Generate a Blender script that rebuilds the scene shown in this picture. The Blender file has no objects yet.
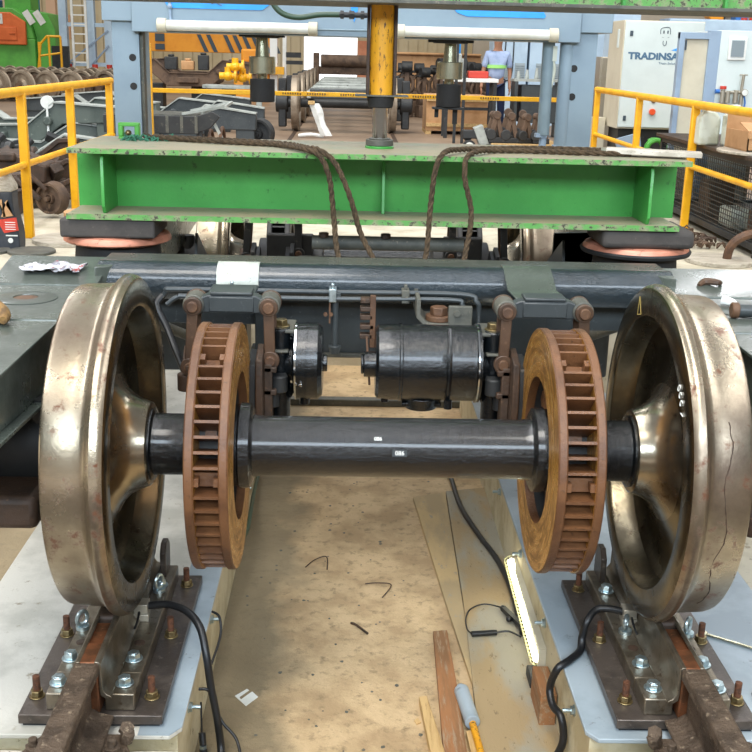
import bpy, bmesh, math, random
from mathutils import Vector, Matrix, noise as mnoise
random.seed(7)
PI = math.pi
V = Vector
C = bpy.context.scene.collection
sc = bpy.context.scene

# ------------------------------------------------------------------ camera
cd = bpy.data.cameras.new('camera'); cam = bpy.data.objects.new('camera', cd); C.objects.link(cam)
yaw, pit, rol, fpx = 0.0283, 0.2884, 0.02535, 1087.57
F = V((math.sin(yaw)*math.cos(pit), math.cos(yaw)*math.cos(pit), -math.sin(pit)))
R0 = V((math.cos(yaw), -math.sin(yaw), 0)); U0 = R0.cross(F)
Rr = R0*math.cos(rol) + U0*math.sin(rol); Uu = -R0*math.sin(rol) + U0*math.cos(rol)
m = Matrix((( Rr.x, Uu.x, -F.x), (Rr.y, Uu.y, -F.y), (Rr.z, Uu.z, -F.z))).to_4x4()
cam.matrix_world = Matrix.Translation((-0.1448, -3.1707, 1.1712)) @ m
cd.sensor_width = 36; cd.sensor_fit = 'HORIZONTAL'; cd.lens = 36*fpx/752
cd.clip_start = .05; cd.clip_end = 300
sc.camera = cam

# ------------------------------------------------------------------ world, lights, exposure
w = bpy.data.worlds.new('hall_daylight'); sc.world = w; w.use_nodes = True
nt = w.node_tree; bgn = nt.nodes['Background']
tc = nt.nodes.new('ShaderNodeTexCoord'); sx = nt.nodes.new('ShaderNodeSeparateXYZ'); rp = nt.nodes.new('ShaderNodeValToRGB')
nt.links.new(tc.outputs['Generated'], sx.inputs[0]); nt.links.new(sx.outputs['Z'], rp.inputs[0]); nt.links.new(rp.outputs[0], bgn.inputs[0])
rp.color_ramp.elements[0].position = .0; rp.color_ramp.elements[0].color = (.28, .24, .19, 1)
rp.color_ramp.elements[1].position = 1.0; rp.color_ramp.elements[1].color = (.30, .31, .32, 1)
e = rp.color_ramp.elements.new(.50); e.color = (.48, .47, .45, 1)
e = rp.color_ramp.elements.new(.62); e.color = (.66, .69, .72, 1)
e = rp.color_ramp.elements.new(.78); e.color = (.34, .35, .36, 1)
bgn.inputs[1].default_value = 1.0

def area(name, loc, rot, sx_, sy_, power, col):
    l = bpy.data.lights.new(name, 'AREA'); l.shape = 'RECTANGLE'; l.size = sx_; l.size_y = sy_; l.energy = power; l.color = col
    o = bpy.data.objects.new(name, l); C.objects.link(o); o.location = loc; o.rotation_euler = rot; return o
area('added_skylight_strip', (-1.0, 5, 8.5), (0, 0, 0), 1.6, 26, 1000, (.95, .97, 1))  # unseen overhead strips, added to brighten the hall and give highlights
area('added_skylight_strip', (7.5, 6, 8.5), (0, math.radians(25), 0), 1.4, 26, 1150, (.95, .97, 1))
area('added_skylight_strip', (-8.5, 6, 8.5), (0, math.radians(-25), 0), 1.4, 26, 1350, (.95, .97, 1))
area('gable_window_daylight', (0, -11.5, 6.0), (math.radians(63), 0, 0), 16, 2.6, 2500, (.74, .87, 1))
sun = bpy.data.lights.new('sun_through_roof', 'SUN'); sun.energy = 1.9; sun.angle = math.radians(22); sun.color = (1, .95, .86)
so = bpy.data.objects.new('sun_through_roof', sun); C.objects.link(so); so.rotation_euler = (math.radians(26), math.radians(-12), 0)
sc.view_settings.view_transform = 'Standard'; sc.view_settings.look = 'None'; sc.view_settings.gamma = 1
sc.view_settings.use_curve_mapping = False; sc.view_settings.exposure = -0.08

# ------------------------------------------------------------------ materials
def lin(h):
    if isinstance(h, (tuple, list)): return tuple(h)[:3] + (1,)
    c = [(h >> 16) & 255, (h >> 8) & 255, h & 255]
    return tuple(((v/255)/12.92 if v/255 <= .04045 else ((v/255+.055)/1.055)**2.4) for v in c) + (1,)
def mat(name, c1, c2=None, c3=None, s1=5, s2=40, t=(.45, .6), t3=(.6, .66), rough=.5, rough2=None, metal=0, bump=0, bs=60,
        stretch=(1, 1, 1), coat=0, polar=False, emit=None, alpha=None, metal3=None):
    M_ = bpy.data.materials.new(name); M_.use_nodes = True; n = M_.node_tree; N = n.nodes; L = n.links
    b = N['Principled BSDF']; c1 = lin(c1)
    b.inputs['Base Color'].default_value = c1; b.inputs['Roughness'].default_value = rough; b.inputs['Metallic'].default_value = metal
    if coat: b.inputs['Coat Weight'].default_value = coat; b.inputs['Coat Roughness'].default_value = .12
    tcn = N.new('ShaderNodeTexCoord'); mp = N.new('ShaderNodeMapping'); mp.inputs['Scale'].default_value = stretch
    if polar:      # ring-shaped pattern round the x axis
        s = N.new('ShaderNodeSeparateXYZ'); L.new(tcn.outputs['Object'], s.inputs[0])
        def mth(op, a, bb=None):
            k = N.new('ShaderNodeMath'); k.operation = op; L.new(a, k.inputs[0])
            if bb is not None: L.new(bb, k.inputs[1])
            return k.outputs[0]
        r = mth('SQRT', mth('ADD', mth('MULTIPLY', s.outputs[1], s.outputs[1]), mth('MULTIPLY', s.outputs[2], s.outputs[2])))
        an = mth('ARCTAN2', s.outputs[1], s.outputs[2]); cb = N.new('ShaderNodeCombineXYZ')
        L.new(r, cb.inputs[0]); L.new(an, cb.inputs[1]); L.new(s.outputs[0], cb.inputs[2]); L.new(cb.outputs[0], mp.inputs[0])
    else: L.new(tcn.outputs['Object'], mp.inputs[0])
    def noise(sc_, det=6, ro=.6):
        k = N.new('ShaderNodeTexNoise'); k.inputs['Scale'].default_value = sc_; k.inputs['Detail'].default_value = det
        k.inputs['Roughness'].default_value = ro; L.new(mp.outputs[0], k.inputs[0]); return k.outputs[0]
    def ramp(src, a, bb):
        k = N.new('ShaderNodeMapRange'); k.inputs[1].default_value = a; k.inputs[2].default_value = bb; L.new(src, k.inputs[0]); return k.outputs[0]
    def mix(f, a, bb):
        k = N.new('ShaderNodeMix'); k.data_type = 'RGBA'; L.new(f, k.inputs[0])
        for i, q in ((6, a), (7, bb)):
            if hasattr(q, 'links'): L.new(q, k.inputs[i])
            else: k.inputs[i].default_value = q
        return k.outputs[2]
    col = c1
    if c2 is not None:
        f = ramp(noise(s1), *t); col = mix(f, c1, lin(c2))
        if rough2 is not None:
            k = N.new('ShaderNodeMapRange'); k.inputs[3].default_value = rough; k.inputs[4].default_value = rough2; L.new(f, k.inputs[0]); L.new(k.outputs[0], b.inputs['Roughness'])
    if c3 is not None:
        f3 = ramp(noise(s2, 8, .7), *t3); col = mix(f3, col, lin(c3))
        if metal3 is not None:
            k = N.new('ShaderNodeMapRange'); k.inputs[3].default_value = metal; k.inputs[4].default_value = metal3; L.new(f3, k.inputs[0]); L.new(k.outputs[0], b.inputs['Metallic'])
    if hasattr(col, 'links'): L.new(col, b.inputs['Base Color'])
    if bump:
        k = N.new('ShaderNodeBump'); k.inputs['Strength'].default_value = bump; k.inputs['Distance'].default_value = .01
        L.new(noise(bs, 8, .65), k.inputs['Height']); L.new(k.outputs[0], b.inputs['Normal'])
    if emit: b.inputs['Emission Color'].default_value = lin(emit[0]); b.inputs['Emission Strength'].default_value = emit[1]
    if alpha is not None: b.inputs['Alpha'].default_value = alpha
    return M_
X = {}
X['pitfloor'] = mat('pit_floor_concrete', 0xcbb088, 0xb09570, 0x968161, s1=4.5, s2=20, t=(.42, .6), t3=(.53, .66), rough=.85, bump=.7, bs=30)
X['hallfloor'] = mat('hall_floor_brown', 0x8e7863, 0x7b6653, 0x9f8c78, s1=.6, s2=3, rough=.5, t3=(.6, .7))
X['paleslab'] = mat('pale_concrete', 0xc4bba6, 0xaba28c, 0x8f8571, s1=3, s2=20, rough=.8, bump=.3)
X['roughcrete'] = mat('rough_white_concrete', 0xd2ccbe, 0xb1a995, 0x857c69, s1=8, s2=50, rough=.95, bump=1, bs=45)
X['beamwall'] = mat('cream_painted_wall', 0xcdc3a4, 0xb8aa86, 0x77694c, s1=6, s2=14, t3=(.63, .68), rough=.7, bump=.2)
X['bedplate'] = mat('grey_painted_plate', 0x9fabb2, 0x8b979e, 0x6b6c66, s1=3, s2=18, t3=(.62, .72), rough=.42)
X['bedplate_w'] = mat('worn_whitish_plate', 0xc8c5bb, 0xaeaca2, 0x8d8471, s1=3.5, s2=25, t3=(.60, .70), rough=.5, bump=.15)
X['steel'] = mat('machined_steel_tread', 0xb2a58f, 0x77685a, 0x6a4632, s1=3.2, s2=22, t=(.40, .64), t3=(.55, .66), rough=.25, rough2=.40, metal=.9, metal3=.25, bump=.08, bs=90)
X['steelin'] = mat('oiled_steel_web', 0x7c735f, 0x484236, 0x3b2e22, s1=4, s2=14, t=(.4, .65), t3=(.57, .68), rough=.18, rough2=.32, metal=.92, bump=.06)
X['hub'] = mat('polished_hub_steel', 0xada491, 0x857a68, 0x54432f, s1=5, s2=16, t=(.42, .6), t3=(.57, .68), rough=.20, rough2=.30, metal=.95, bump=.04)
X['black'] = mat('black_gloss_paint', 0x101417, 0x0b0e10, 0x25282b, s1=6, s2=70, t3=(.66, .74), rough=.18, bump=.4, bs=50, coat=.35)
X['axlepaint'] = mat('axle_black_paint', 0x121416, 0x0c0e10, 0x282b2e, s1=6, s2=120, t3=(.62, .72), rough=.22, bump=.8, bs=48, coat=.6)
X['castrust'] = mat('rusty_disc_casting', 0x6f4a2e, 0x5b3b25, 0x442c1c, s1=8, s2=60, rough=.42, bump=.3, bs=120)
X['discface'] = mat('rusty_disc_face_painted_sheen', 0xcf9644, 0x8e602a, 0xe2b266, s1=7, s2=11, t=(.42, .6), t3=(.52, .64), rough=.26, rough2=.38, metal=.5, stretch=(7, .35, 1), polar=True)  # rust film, with golden ring-shaped reflections painted into the colour
X['rust'] = mat('brown_rust', 0x62452f, 0x4c3526, 0x80593a, s1=10, s2=60, rough=.6, bump=.4)
X['linkrust'] = mat('rusty_primer_link', 0x543e2e, 0x423126, 0x6b5240, s1=10, s2=60, rough=.42, bump=.15)
X['darkrust'] = mat('dark_brown_rust', 0x453224, 0x34271d, 0x644a36, s1=9, s2=50, rough=.6, bump=.4)
X['frame'] = mat('grey_green_frame_paint', 0x565d56, 0x484e48, 0x7e837a, s1=4, s2=45, t3=(.62, .72), rough=.26, rough2=.4, bump=.12, coat=.35)
X['tube'] = mat('slate_gloss_tube', 0x2b353b, 0x242d32, 0x46525c, s1=5, s2=120, t3=(.62, .76), rough=.2, bump=.7, bs=70, coat=.5)
X['darkgrey'] = mat('dark_grey_paint', 0x3c4142, 0x33383a, 0x55595a, s1=6, s2=60, rough=.4)
X['dust'] = mat('dusty_grey_paint', 0x5c5b52, 0x494a44, 0x857c6b, s1=8, s2=60, rough=.6, bump=.2)
X['green'] = mat('green_beam_paint', 0x459a45, 0x3a8b3c, 0x2c6a2c, s1=3, s2=22, t=(.4, .65), t3=(.60, .68), rough=.34, bump=.1)
X['greentop'] = mat('dusty_green_paint', 0x93896f, 0x86876f, 0x4a7d44, s1=5, s2=30, t3=(.58, .68), rough=.6, bump=.15)
X['greenchip'] = mat('chipped_green_edge', 0x5b9a4c, 0x8b8f6d, 0x3a3a2c, s1=30, s2=60, t3=(.54, .6), rough=.6, bump=.3)
X['portal'] = mat('blue_grey_portal_paint', 0x8396a3, 0x7b8e9c, 0x6c7e8c, s1=2, s2=20, t3=(.68, .72), rough=.4)
X['portal_d'] = mat('darker_blue_grey_paint', 0x7f929c, 0x74868f, s1=3, rough=.4)
X['signblue'] = mat('bright_blue_sign', 0x2f9bf0, 0x2b92e6, rough=.35)
X['white'] = mat('white_paint', 0xe6e8e4, 0xd9dbd4, s1=3, rough=.4)
X['lampwhite'] = mat('lamp_diffuser', 0xe4e3da, 0xd5d2c4, s1=6, rough=.3)
X['yellow'] = mat('yellow_paint', 0xf2b318, 0xe5a412, 0x8c5a14, s1=6, s2=35, t3=(.71, .74), rough=.4)
X['yellowwear'] = mat('worn_yellow_paint', 0xe0a01c, 0xd09018, 0x51391c, s1=12, s2=38, t3=(.56, .6), rough=.5, bump=.1, stretch=(1.6, 1.6, .5))
X['chrome'] = mat('chromed_rod', 0xc8cccf, rough=.12, metal=1)
X['jack'] = mat('bronze_steel_jack', 0xb0ad96, 0x96937c, s1=8, rough=.26, metal=.85)
X['copper'] = mat('copper_coloured_plate', 0xd8937a, 0xc07f66, 0x8c5640, s1=8, s2=40, rough=.45, metal=.2)
X['zinc'] = mat('zinc_plated', 0xbccdd2, 0xa6b6ba, s1=30, rough=.28, metal=.9)
X['goldnut'] = mat('yellow_zinc_nut', 0x8f7f5a, 0x6c5a3c, s1=40, rough=.35, metal=.8)
X['studrust'] = mat('rusty_thread', 0x6e4630, 0x503527, s1=60, rough=.6, metal=.3, bump=.6, bs=180)
X['padplate'] = mat('oiled_base_plate', 0x5b524b, 0x453e39, 0x7a7066, s1=7, s2=34, t3=(.58, .7), rough=.35, metal=.4, bump=.15)
X['blocksteel'] = mat('worn_steel_block', 0x8a8172, 0x6a6152, 0x54432f, s1=9, s2=34, t3=(.58, .68), rough=.3, metal=.75, bump=.1)
X['orangesteel'] = mat('orange_rust_steel', 0x8a5638, 0x62422e, 0xa06c48, s1=14, s2=60, rough=.42, metal=.5)
X['rail'] = mat('old_rail_steel', 0x655546, 0x4c3f33, 0xa3917a, s1=14, s2=34, t3=(.58, .68), rough=.55, metal=.3, bump=1.2, bs=60)
X['cable'] = mat('black_cable', 0x17181a, rough=.4)
X['rubber'] = mat('black_rubber', 0x1c1c1d, 0x262626, s1=10, rough=.75)
X['timber'] = mat('dark_block', 0x4c4743, 0x413d3a, 0x5b544c, s1=8, s2=40, rough=.8, bump=.2)
X['rope'] = mat('brown_rope', 0x54432f, 0x3c3020, 0x77644a, s1=60, s2=150, rough=.9, bump=.6, bs=200)
X['ropegreen'] = mat('green_rope_end', 0x3f7a60, 0x2d5a44, s1=80, rough=.9)
X['wood'] = mat('pale_wood', 0xc9a873, 0xb2905c, 0x8f6f45, s1=5, s2=20, rough=.75, stretch=(7, .6, 7), bump=.15)
X['woodor'] = mat('orange_brown_wood', 0x9d6c44, 0x85603f, 0x9c8468, s1=3, s2=9, t3=(.52, .62), rough=.8, stretch=(7, .8, 7), bump=.15)
X['board'] = mat('dusty_board', 0xbfa477, 0xa99470, 0x9a917f, s1=2.2, s2=20, t=(.45, .55), rough=.85, stretch=(2, .8, 2), bump=.2)
X['grayboard'] = mat('grey_dusty_board', 0xa08a66, 0x98917f, 0x7d6c50, s1=2.0, s2=24, t=(.45, .55), rough=.85, stretch=(2, .8, 2), bump=.25)
X['plankgrey'] = mat('greyed_plank', 0xb5ac9c, 0x968d7d, 0x75695a, s1=5, s2=30, rough=.85, stretch=(1.2, 6, 6), bump=.2)
X['paleplank'] = mat('pale_greyed_plank', 0xd0c9bb, 0xb0a899, 0x857a6b, s1=5, s2=30, rough=.85, stretch=(1.2, 6, 6), bump=.2)
X['bandwhite'] = mat('dull_white_band', 0xc6cabf, 0xaab0a8, 0x8f8f80, s1=9, s2=40, rough=.35, bump=.15)
X['cab'] = mat('pale_cabinet_paint', 0xcfdad8, 0xc6d1cf, s1=1.5, rough=.4)
X['cream'] = mat('cream_cabinet_side', 0xcbc4ae, 0xc0b8a2, s1=2, rough=.5)
X['bluegrey'] = mat('blue_grey_steel', 0x8fa3b8, 0x8598ad, s1=3, rough=.45)
X['stainless'] = mat('dull_stainless', 0xa8a294, 0x98917f, s1=2, rough=.35, metal=.5)
X['card'] = mat('cardboard', 0xc0956a, 0xb0855a, s1=4, rough=.85)
X['plasticw'] = mat('milky_plastic', 0xc9cdbf, 0xb3b49f, s1=7, rough=.4)
X['paper'] = mat('white_cloth', 0xd0cfd2, 0x84828a, 0xa04038, s1=28, s2=16, t=(.5, .62), t3=(.60, .64), rough=.9)
X['leather'] = mat('tan_leather', 0x8a6a3c, 0x5d4528, s1=30, rough=.8, bump=.4)
X['sage'] = mat('grey_green_bogie_paint', 0x5d6660, 0x4c5550, 0x7d857d, s1=3, s2=12, rough=.45)
X['silver'] = mat('silver_grey_frame', 0xa7aca6, 0x8c918b, 0x6b6e68, s1=3, s2=12, rough=.45)
X['bgbrown'] = mat('brown_casting', 0x65503f, 0x4c3b2f, 0x826a56, s1=5, s2=14, rough=.75)
X['bgdark'] = mat('black_machinery', 0x2a2b2b, 0x1e1f20, 0x48453f, s1=5, s2=14, rough=.55)
X['bgwheel'] = mat('dull_wheel_steel', 0x9c8e7c, 0x7a6a59, s1=4, rough=.5, metal=.4)
X['machgreen'] = mat('light_green_machine', 0x5fb04a, 0x559f44, s1=2, rough=.5)
X['machorange'] = mat('orange_hatch', 0xe0723a, 0xd2662f, s1=2, rough=.5)
X['craneor'] = mat('orange_crane_paint', 0xf0a028, 0xe6941f, s1=2, rough=.5)
X['paleblue'] = mat('pale_blue_steelwork', 0xb4cadb, 0xa6bccf, s1=2, rough=.5)
X['wallbeige'] = mat('beige_ribbed_wall', 0xcabd9f, 0xb9a986, s1=.3, rough=.85)
X['wallgrey'] = mat('dull_grey_wall', 0xada291, 0x9d9382, s1=.5, rough=.85)
X['red'] = mat('red_plastic', 0xc23a2a, rough=.45)
X['orangered'] = mat('orange_red_button', 0xe2552a, rough=.35)
X['blue'] = mat('blue_plastic', 0x2f6db8, rough=.4)
X['greenhose'] = mat('green_plastic', 0x4fa33c, 0x3f8a30, s1=20, rough=.45)
X['hosedk'] = mat('dark_green_hose', 0x2f4634, rough=.45)
X['skin'] = mat('skin', 0x9a6f56, rough=.6)
X['shirt'] = mat('light_blue_grey_shirt', 0x9fb0cf, 0x8ea0c2, s1=8, rough=.85)
X['navy'] = mat('navy_trousers', 0x1f2c4c, rough=.9)
X['hivis'] = mat('yellow_green_band', 0x9fe07a, rough=.6)
X['hair'] = mat('dark_hair', 0x1c1512, rough=.8)
X['lettering'] = mat('slate_blue_lettering', 0x4a6b85, rough=.5)
X['ink'] = mat('dark_print', 0x3d4b55, rough=.5)
X['chalk'] = mat('white_paint_mark', 0xf0f0ea, rough=.7)
X['chalky'] = mat('yellow_paint_mark', 0xb7a05a, rough=.7)
X['tubelight'] = mat('lit_fluorescent_tube', 0xffffff, emit=((1, .97, .8), 9), rough=.4)
X['glass'] = mat('doorway_daylight', 0xffffff, emit=((.9, .95, 1), 1.2), rough=.4)
X['guard'] = mat('cream_wire_guard', 0xd6d29a, rough=.5)
X['sackdark'] = mat('dark_printed_sack', 0x2c3036, 0x3a3e44, s1=8, rough=.55)
X['meshwire'] = mat('dark_wire_mesh', 0x2b3434, 0x4c463c, s1=9, rough=.5)
X['windowgrey'] = mat('grey_vent_panel', 0x97a3a8, rough=.5)

def dirty_strip(M_, dark, x0, x1):
    # an oily trodden strip of the floor, with its own ragged outline
    n = M_.node_tree; N = n.nodes; L = n.links; b = N['Principled BSDF']; src = b.inputs['Base Color'].links[0].from_socket
    t = N.new('ShaderNodeTexCoord'); sp = N.new('ShaderNodeSeparateXYZ'); L.new(t.outputs['Object'], sp.inputs[0])
    no = N.new('ShaderNodeTexNoise'); no.inputs['Scale'].default_value = 4; no.inputs['Detail'].default_value = 8; L.new(t.outputs['Object'], no.inputs[0])
    a = N.new('ShaderNodeMath'); a.operation = 'MULTIPLY_ADD'; L.new(no.outputs[0], a.inputs[0]); a.inputs[1].default_value = .5; L.new(sp.outputs['X'], a.inputs[2])
    mr = N.new('ShaderNodeMapRange'); mr.inputs[1].default_value = x0; mr.inputs[2].default_value = x1; mr.inputs[3].default_value = .8; mr.inputs[4].default_value = 0; L.new(a.outputs[0], mr.inputs[0])
    mx = N.new('ShaderNodeMix'); mx.data_type = 'RGBA'; L.new(mr.outputs[0], mx.inputs[0]); L.new(src, mx.inputs[6]); mx.inputs[7].default_value = lin(dark); L.new(mx.outputs[2], b.inputs['Base Color'])
dirty_strip(X['pitfloor'], 0x7a6f58, -.18, -.04)

# ------------------------------------------------------------------ mesh helpers
ORG = {}
class MB:
    def __init__(s): s.bm = bmesh.new()
    def xf(s, geo, M_):
        bmesh.ops.transform(s.bm, matrix=M_, verts=geo)
    def box(s, x0, x1, y0, y1, z0, z1, M_=None):
        r = bmesh.ops.create_cube(s.bm, size=1)['verts']
        bmesh.ops.transform(s.bm, matrix=Matrix.Translation(((x0+x1)/2, (y0+y1)/2, (z0+z1)/2)) @ Matrix.Diagonal((abs(x1-x0), abs(y1-y0), abs(z1-z0), 1)), verts=r)
        if M_ is not None: s.xf(r, M_)
        return s
    def bar(s, p0, p1, wd, th, up=(0, 0, 1)):
        p0, p1 = V(p0), V(p1); d = (p1-p0); l = d.length; d.normalize(); up = V(up)
        if abs(d.dot(up)) > .98: up = V((0, 1, 0))
        a = d.cross(up).normalized(); b = a.cross(d)
        M_ = Matrix(((d.x, a.x, b.x), (d.y, a.y, b.y), (d.z, a.z, b.z))).to_4x4(); M_.translation = (p0+p1)/2
        return s.box(-l/2, l/2, -wd/2, wd/2, -th/2, th/2, M_)
    def cyl(s, p0, p1, r0, r1=None, n=24, cap=True):
        p0, p1 = V(p0), V(p1); d = p1-p0; r1 = r0 if r1 is None else r1
        M_ = Matrix.Translation((p0+p1)/2) @ d.to_track_quat('Z', 'Y').to_matrix().to_4x4()
        bmesh.ops.create_cone(s.bm, cap_ends=cap, segments=n, radius1=r0, radius2=r1, depth=d.length, matrix=M_); return s
    def sph(s, c, r, n=16, sc_=(1, 1, 1)):
        bmesh.ops.create_uvsphere(s.bm, u_segments=n, v_segments=n//2+1, radius=r, matrix=Matrix.Translation(c) @ Matrix.Diagonal((*sc_, 1))); return s
    def tube(s, pts, r, n=10, closed=False, smooth=0):
        pts = [V(p) for p in pts]
        if smooth:
            out = []
            for i in range(len(pts)-1):
                a = pts[max(i-1, 0)]; b = pts[i]; c = pts[i+1]; d = pts[min(i+2, len(pts)-1)]
                for k in range(smooth):
                    t = k/smooth
                    out.append(.5*((2*b) + (c-a)*t + (2*a-5*b+4*c-d)*t*t + (3*b-3*c+d-a)*t**3))
            out.append(pts[-1]); pts = out
        rings = []; up = None
        if isinstance(r, (list, tuple)) and len(r) != len(pts):
            q = [k*(len(r)-1)/(len(pts)-1) for k in range(len(pts))]
            r = [r[min(int(k), len(r)-2)]*(1-(k-min(int(k), len(r)-2)))+r[min(int(k), len(r)-2)+1]*(k-min(int(k), len(r)-2)) for k in q]
        for i, p in enumerate(pts):
            if closed: d = pts[(i+1) % len(pts)] - pts[i-1]
            else: d = pts[min(i+1, len(pts)-1)] - pts[max(i-1, 0)]
            d.normalize()
            if up is None: up = V((0, 0, 1)) if abs(d.z) < .9 else V((0, 1, 0))
            a = d.cross(up).normalized(); up = a.cross(d).normalized()
            rr = r[i] if isinstance(r, (list, tuple)) else r
            rings.append([s.bm.verts.new(p + (a*math.cos(2*PI*k/n) + up*math.sin(2*PI*k/n))*rr) for k in range(n)])
        m_ = len(rings)
        for i in range(m_ if closed else m_-1):
            A, B = rings[i], rings[(i+1) % m_]
            for k in range(n): s.bm.faces.new((A[k], A[(k+1) % n], B[(k+1) % n], B[k]))
        if not closed: s.bm.faces.new(rings[0][::-1]); s.bm.faces.new(rings[-1])
        return s
    def lathe(s, prof, c=(0, 0, 0), axis='x', n=64, closed=True):
        rings = []
        for a, r in prof:
            ring = []
            for k in range(n):
                t = 2*PI*k/n
                if axis == 'x': p = (a, r*math.cos(t), r*math.sin(t))
                elif axis == 'y': p = (r*math.sin(t), a, r*math.cos(t))
                else: p = (r*math.cos(t), r*math.sin(t), a)
                ring.append(s.bm.verts.new(V(p)+V(c)))
            rings.append(ring)
        m_ = len(rings)
        for i in range(m_ if closed else m_-1):
            A, B = rings[i], rings[(i+1) % m_]
            for k in range(n): s.bm.faces.new((A[k], A[(k+1) % n], B[(k+1) % n], B[k]))
        if not closed:
            for q in (rings[0], rings[-1]):
                if (q[0].co-q[n//2].co).length > 1e-4: s.bm.faces.new(q)
        return s
    def prism(s, poly, axis, a0, a1):
        def P(u, v, a): return (a, u, v) if axis == 'x' else (u, a, v) if axis == 'y' else (u, v, a)
        A = [s.bm.verts.new(P(u, v, a0)) for u, v in poly]; B = [s.bm.verts.new(P(u, v, a1)) for u, v in poly]
        n = len(poly); s.bm.faces.new(A); s.bm.faces.new(B[::-1])
        for i in range(n): s.bm.faces.new((A[i], B[i], B[(i+1) % n], A[(i+1) % n]))
        return s
    def hexa(s, c, r, h, ax=(0, 0, 1), rot=0.3):
        d = V(ax).normalized(); M_ = Matrix.Translation(V(c)+d*h/2) @ d.to_track_quat('Z', 'Y').to_matrix().to_4x4() @ Matrix.Rotation(rot, 4, 'Z')
        bmesh.ops.create_cone(s.bm, cap_ends=True, segments=6, radius1=r, radius2=r*.97, depth=h, matrix=M_); return s
    def build(s, name, m_, parent=None, bevel=0, origin=None, ang=35, seg=2, label=None, kind=None):
        me = bpy.data.meshes.new(name)
        bmesh.ops.recalc_face_normals(s.bm, faces=s.bm.faces)
        if parent is not None: o0 = ORG[parent.name] if origin is None else V(origin)
        elif origin is not None: o0 = V(origin)
        else:
            xs = [v.co for v in s.bm.verts]
            o0 = V(((min(v.x for v in xs)+max(v.x for v in xs))/2, (min(v.y for v in xs)+max(v.y for v in xs))/2, min(v.z for v in xs)))
        bmesh.ops.translate(s.bm, verts=s.bm.verts, vec=-o0)
        for f in s.bm.faces: f.smooth = True
        s.bm.to_mesh(me); s.bm.free()
        me.set_sharp_from_angle(angle=math.radians(ang))
        me.materials.append(X[m_] if isinstance(m_, str) else m_)
        o = bpy.data.objects.new(name, me); C.objects.link(o); ORG[o.name] = o0
        if parent is not None:
            o.parent = parent; o.location = o0 - ORG[parent.name]
        else: o.location = o0
        if bevel:
            b = o.modifiers.new('bevel', 'BEVEL'); b.width = bevel; b.segments = seg; b.limit_method = 'ANGLE'; b.angle_limit = math.radians(40); b.harden_normals = False
        if label: o['label'] = label
        if kind: o['kind'] = kind
        return o
def tag(o, label, cat, group=None, kind=None):
    o['label'] = label; o['category'] = cat
    if group: o['group'] = group
    if kind: o['kind'] = kind
    return o
def thing(name, label, cat, loc=(0, 0, 0), group=None):
    o = bpy.data.objects.new(name, None); C.objects.link(o); o.location = loc; ORG[o.name] = V(loc); o.empty_display_size = .1
    return tag(o, label, cat, group)
def struct(o): o['kind'] = 'structure'; return o
def dup(root, loc, label=None, rotz=None, scale=None, group=None):
    r = root.copy(); C.objects.link(r); r.location = loc; ORG[r.name] = V(loc)
    if rotz is not None: r.rotation_euler = (0, 0, rotz)
    if scale: r.scale = (scale, scale, scale)
    if label: r['label'] = label
    if group: r['group'] = group
    for ch in list(root.children):
        c = ch.copy(); C.objects.link(c); c.parent = r
        for g in ch.children:
            d = g.copy(); C.objects.link(d); d.parent = c
    return r
def text_obj(name, body, size, loc, m_, parent, rot=(PI/2, 0, 0), bold=0, ext=.0015, sx=1, align='CENTER'):
    cu = bpy.data.curves.new(name, 'FONT'); cu.body = body; cu.size = size; cu.extrude = ext; cu.offset = bold; cu.align_x = align; cu.align_y = 'CENTER'
    cu.resolution_u = 3
    t = bpy.data.objects.new(name, cu); C.objects.link(t)
    dg = bpy.context.evaluated_depsgraph_get(); me = bpy.data.meshes.new_from_object(t.evaluated_get(dg)); bpy.data.objects.remove(t)
    o = bpy.data.objects.new(name, me); C.objects.link(o); me.materials.clear(); me.materials.append(X[m_])
    o.parent = parent; o.location = V(loc)-ORG[parent.name]; o.rotation_euler = rot; o.scale = (sx, 1, 1); ORG[o.name] = V(loc); return o

# ================================================================== the setting
f = MB(); f.box(-40, 40, 7.2, 48, -.5, -.2); f.box(-40, -2.3, -1.5, 7.2, -.5, -.203) ; f.box(2.3, 40, -1.5, 7.2, -.5, -.203); f.box(-40, 40, -6, -1.5, -.5, -.203)
struct(f.build('floor', 'hallfloor', origin=(0, 0, -.2)))
f = MB(); f.box(-2.3, -1.3, 3.6, 7.2, -1.05, -.2); f.box(1.3, 2.3, 3.6, 7.2, -1.05, -.2); f.box(-1.3, 1.3, 4.4, 7.2, -1.05, -.2)
f.box(-4.5, -2.3, -1.4, 7.1, -1.05, -.2); f.box(2.3, 4.5, -1.4, 7.1, -1.05, -.2)
struct(f.build('floor', 'paleslab', origin=(0, 0, -.2)))
f = MB(); f.box(-2.3, 2.3, -1.5, 5.0, -1.1, -1.0)
struct(f.build('floor', 'pitfloor', origin=(0, 0, -1)))
f = MB(); f.box(-40, 40, 48, 48.3, -.2, 9)
for i in range(-90, 90): f.box(i*.44, i*.44+.16, 47.93, 48, -.2, 9)
struct(f.build('wall_back', 'wallbeige', origin=(0, 48, 0)))
f = MB(); f.box(3.4, 24, 30, 30.3, -.2, 9); struct(f.build('wall_right', 'wallgrey', origin=(8, 30, 0)))

f = MB(); f.box(-1.35, 1.35, 3.45, 3.52, -1.0, -.955)
tag(f.build('floor_channel', 'dust', bevel=.006), 'low grey metal channel crossing the pit floor behind the brake cylinders', 'metal channel')

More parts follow.
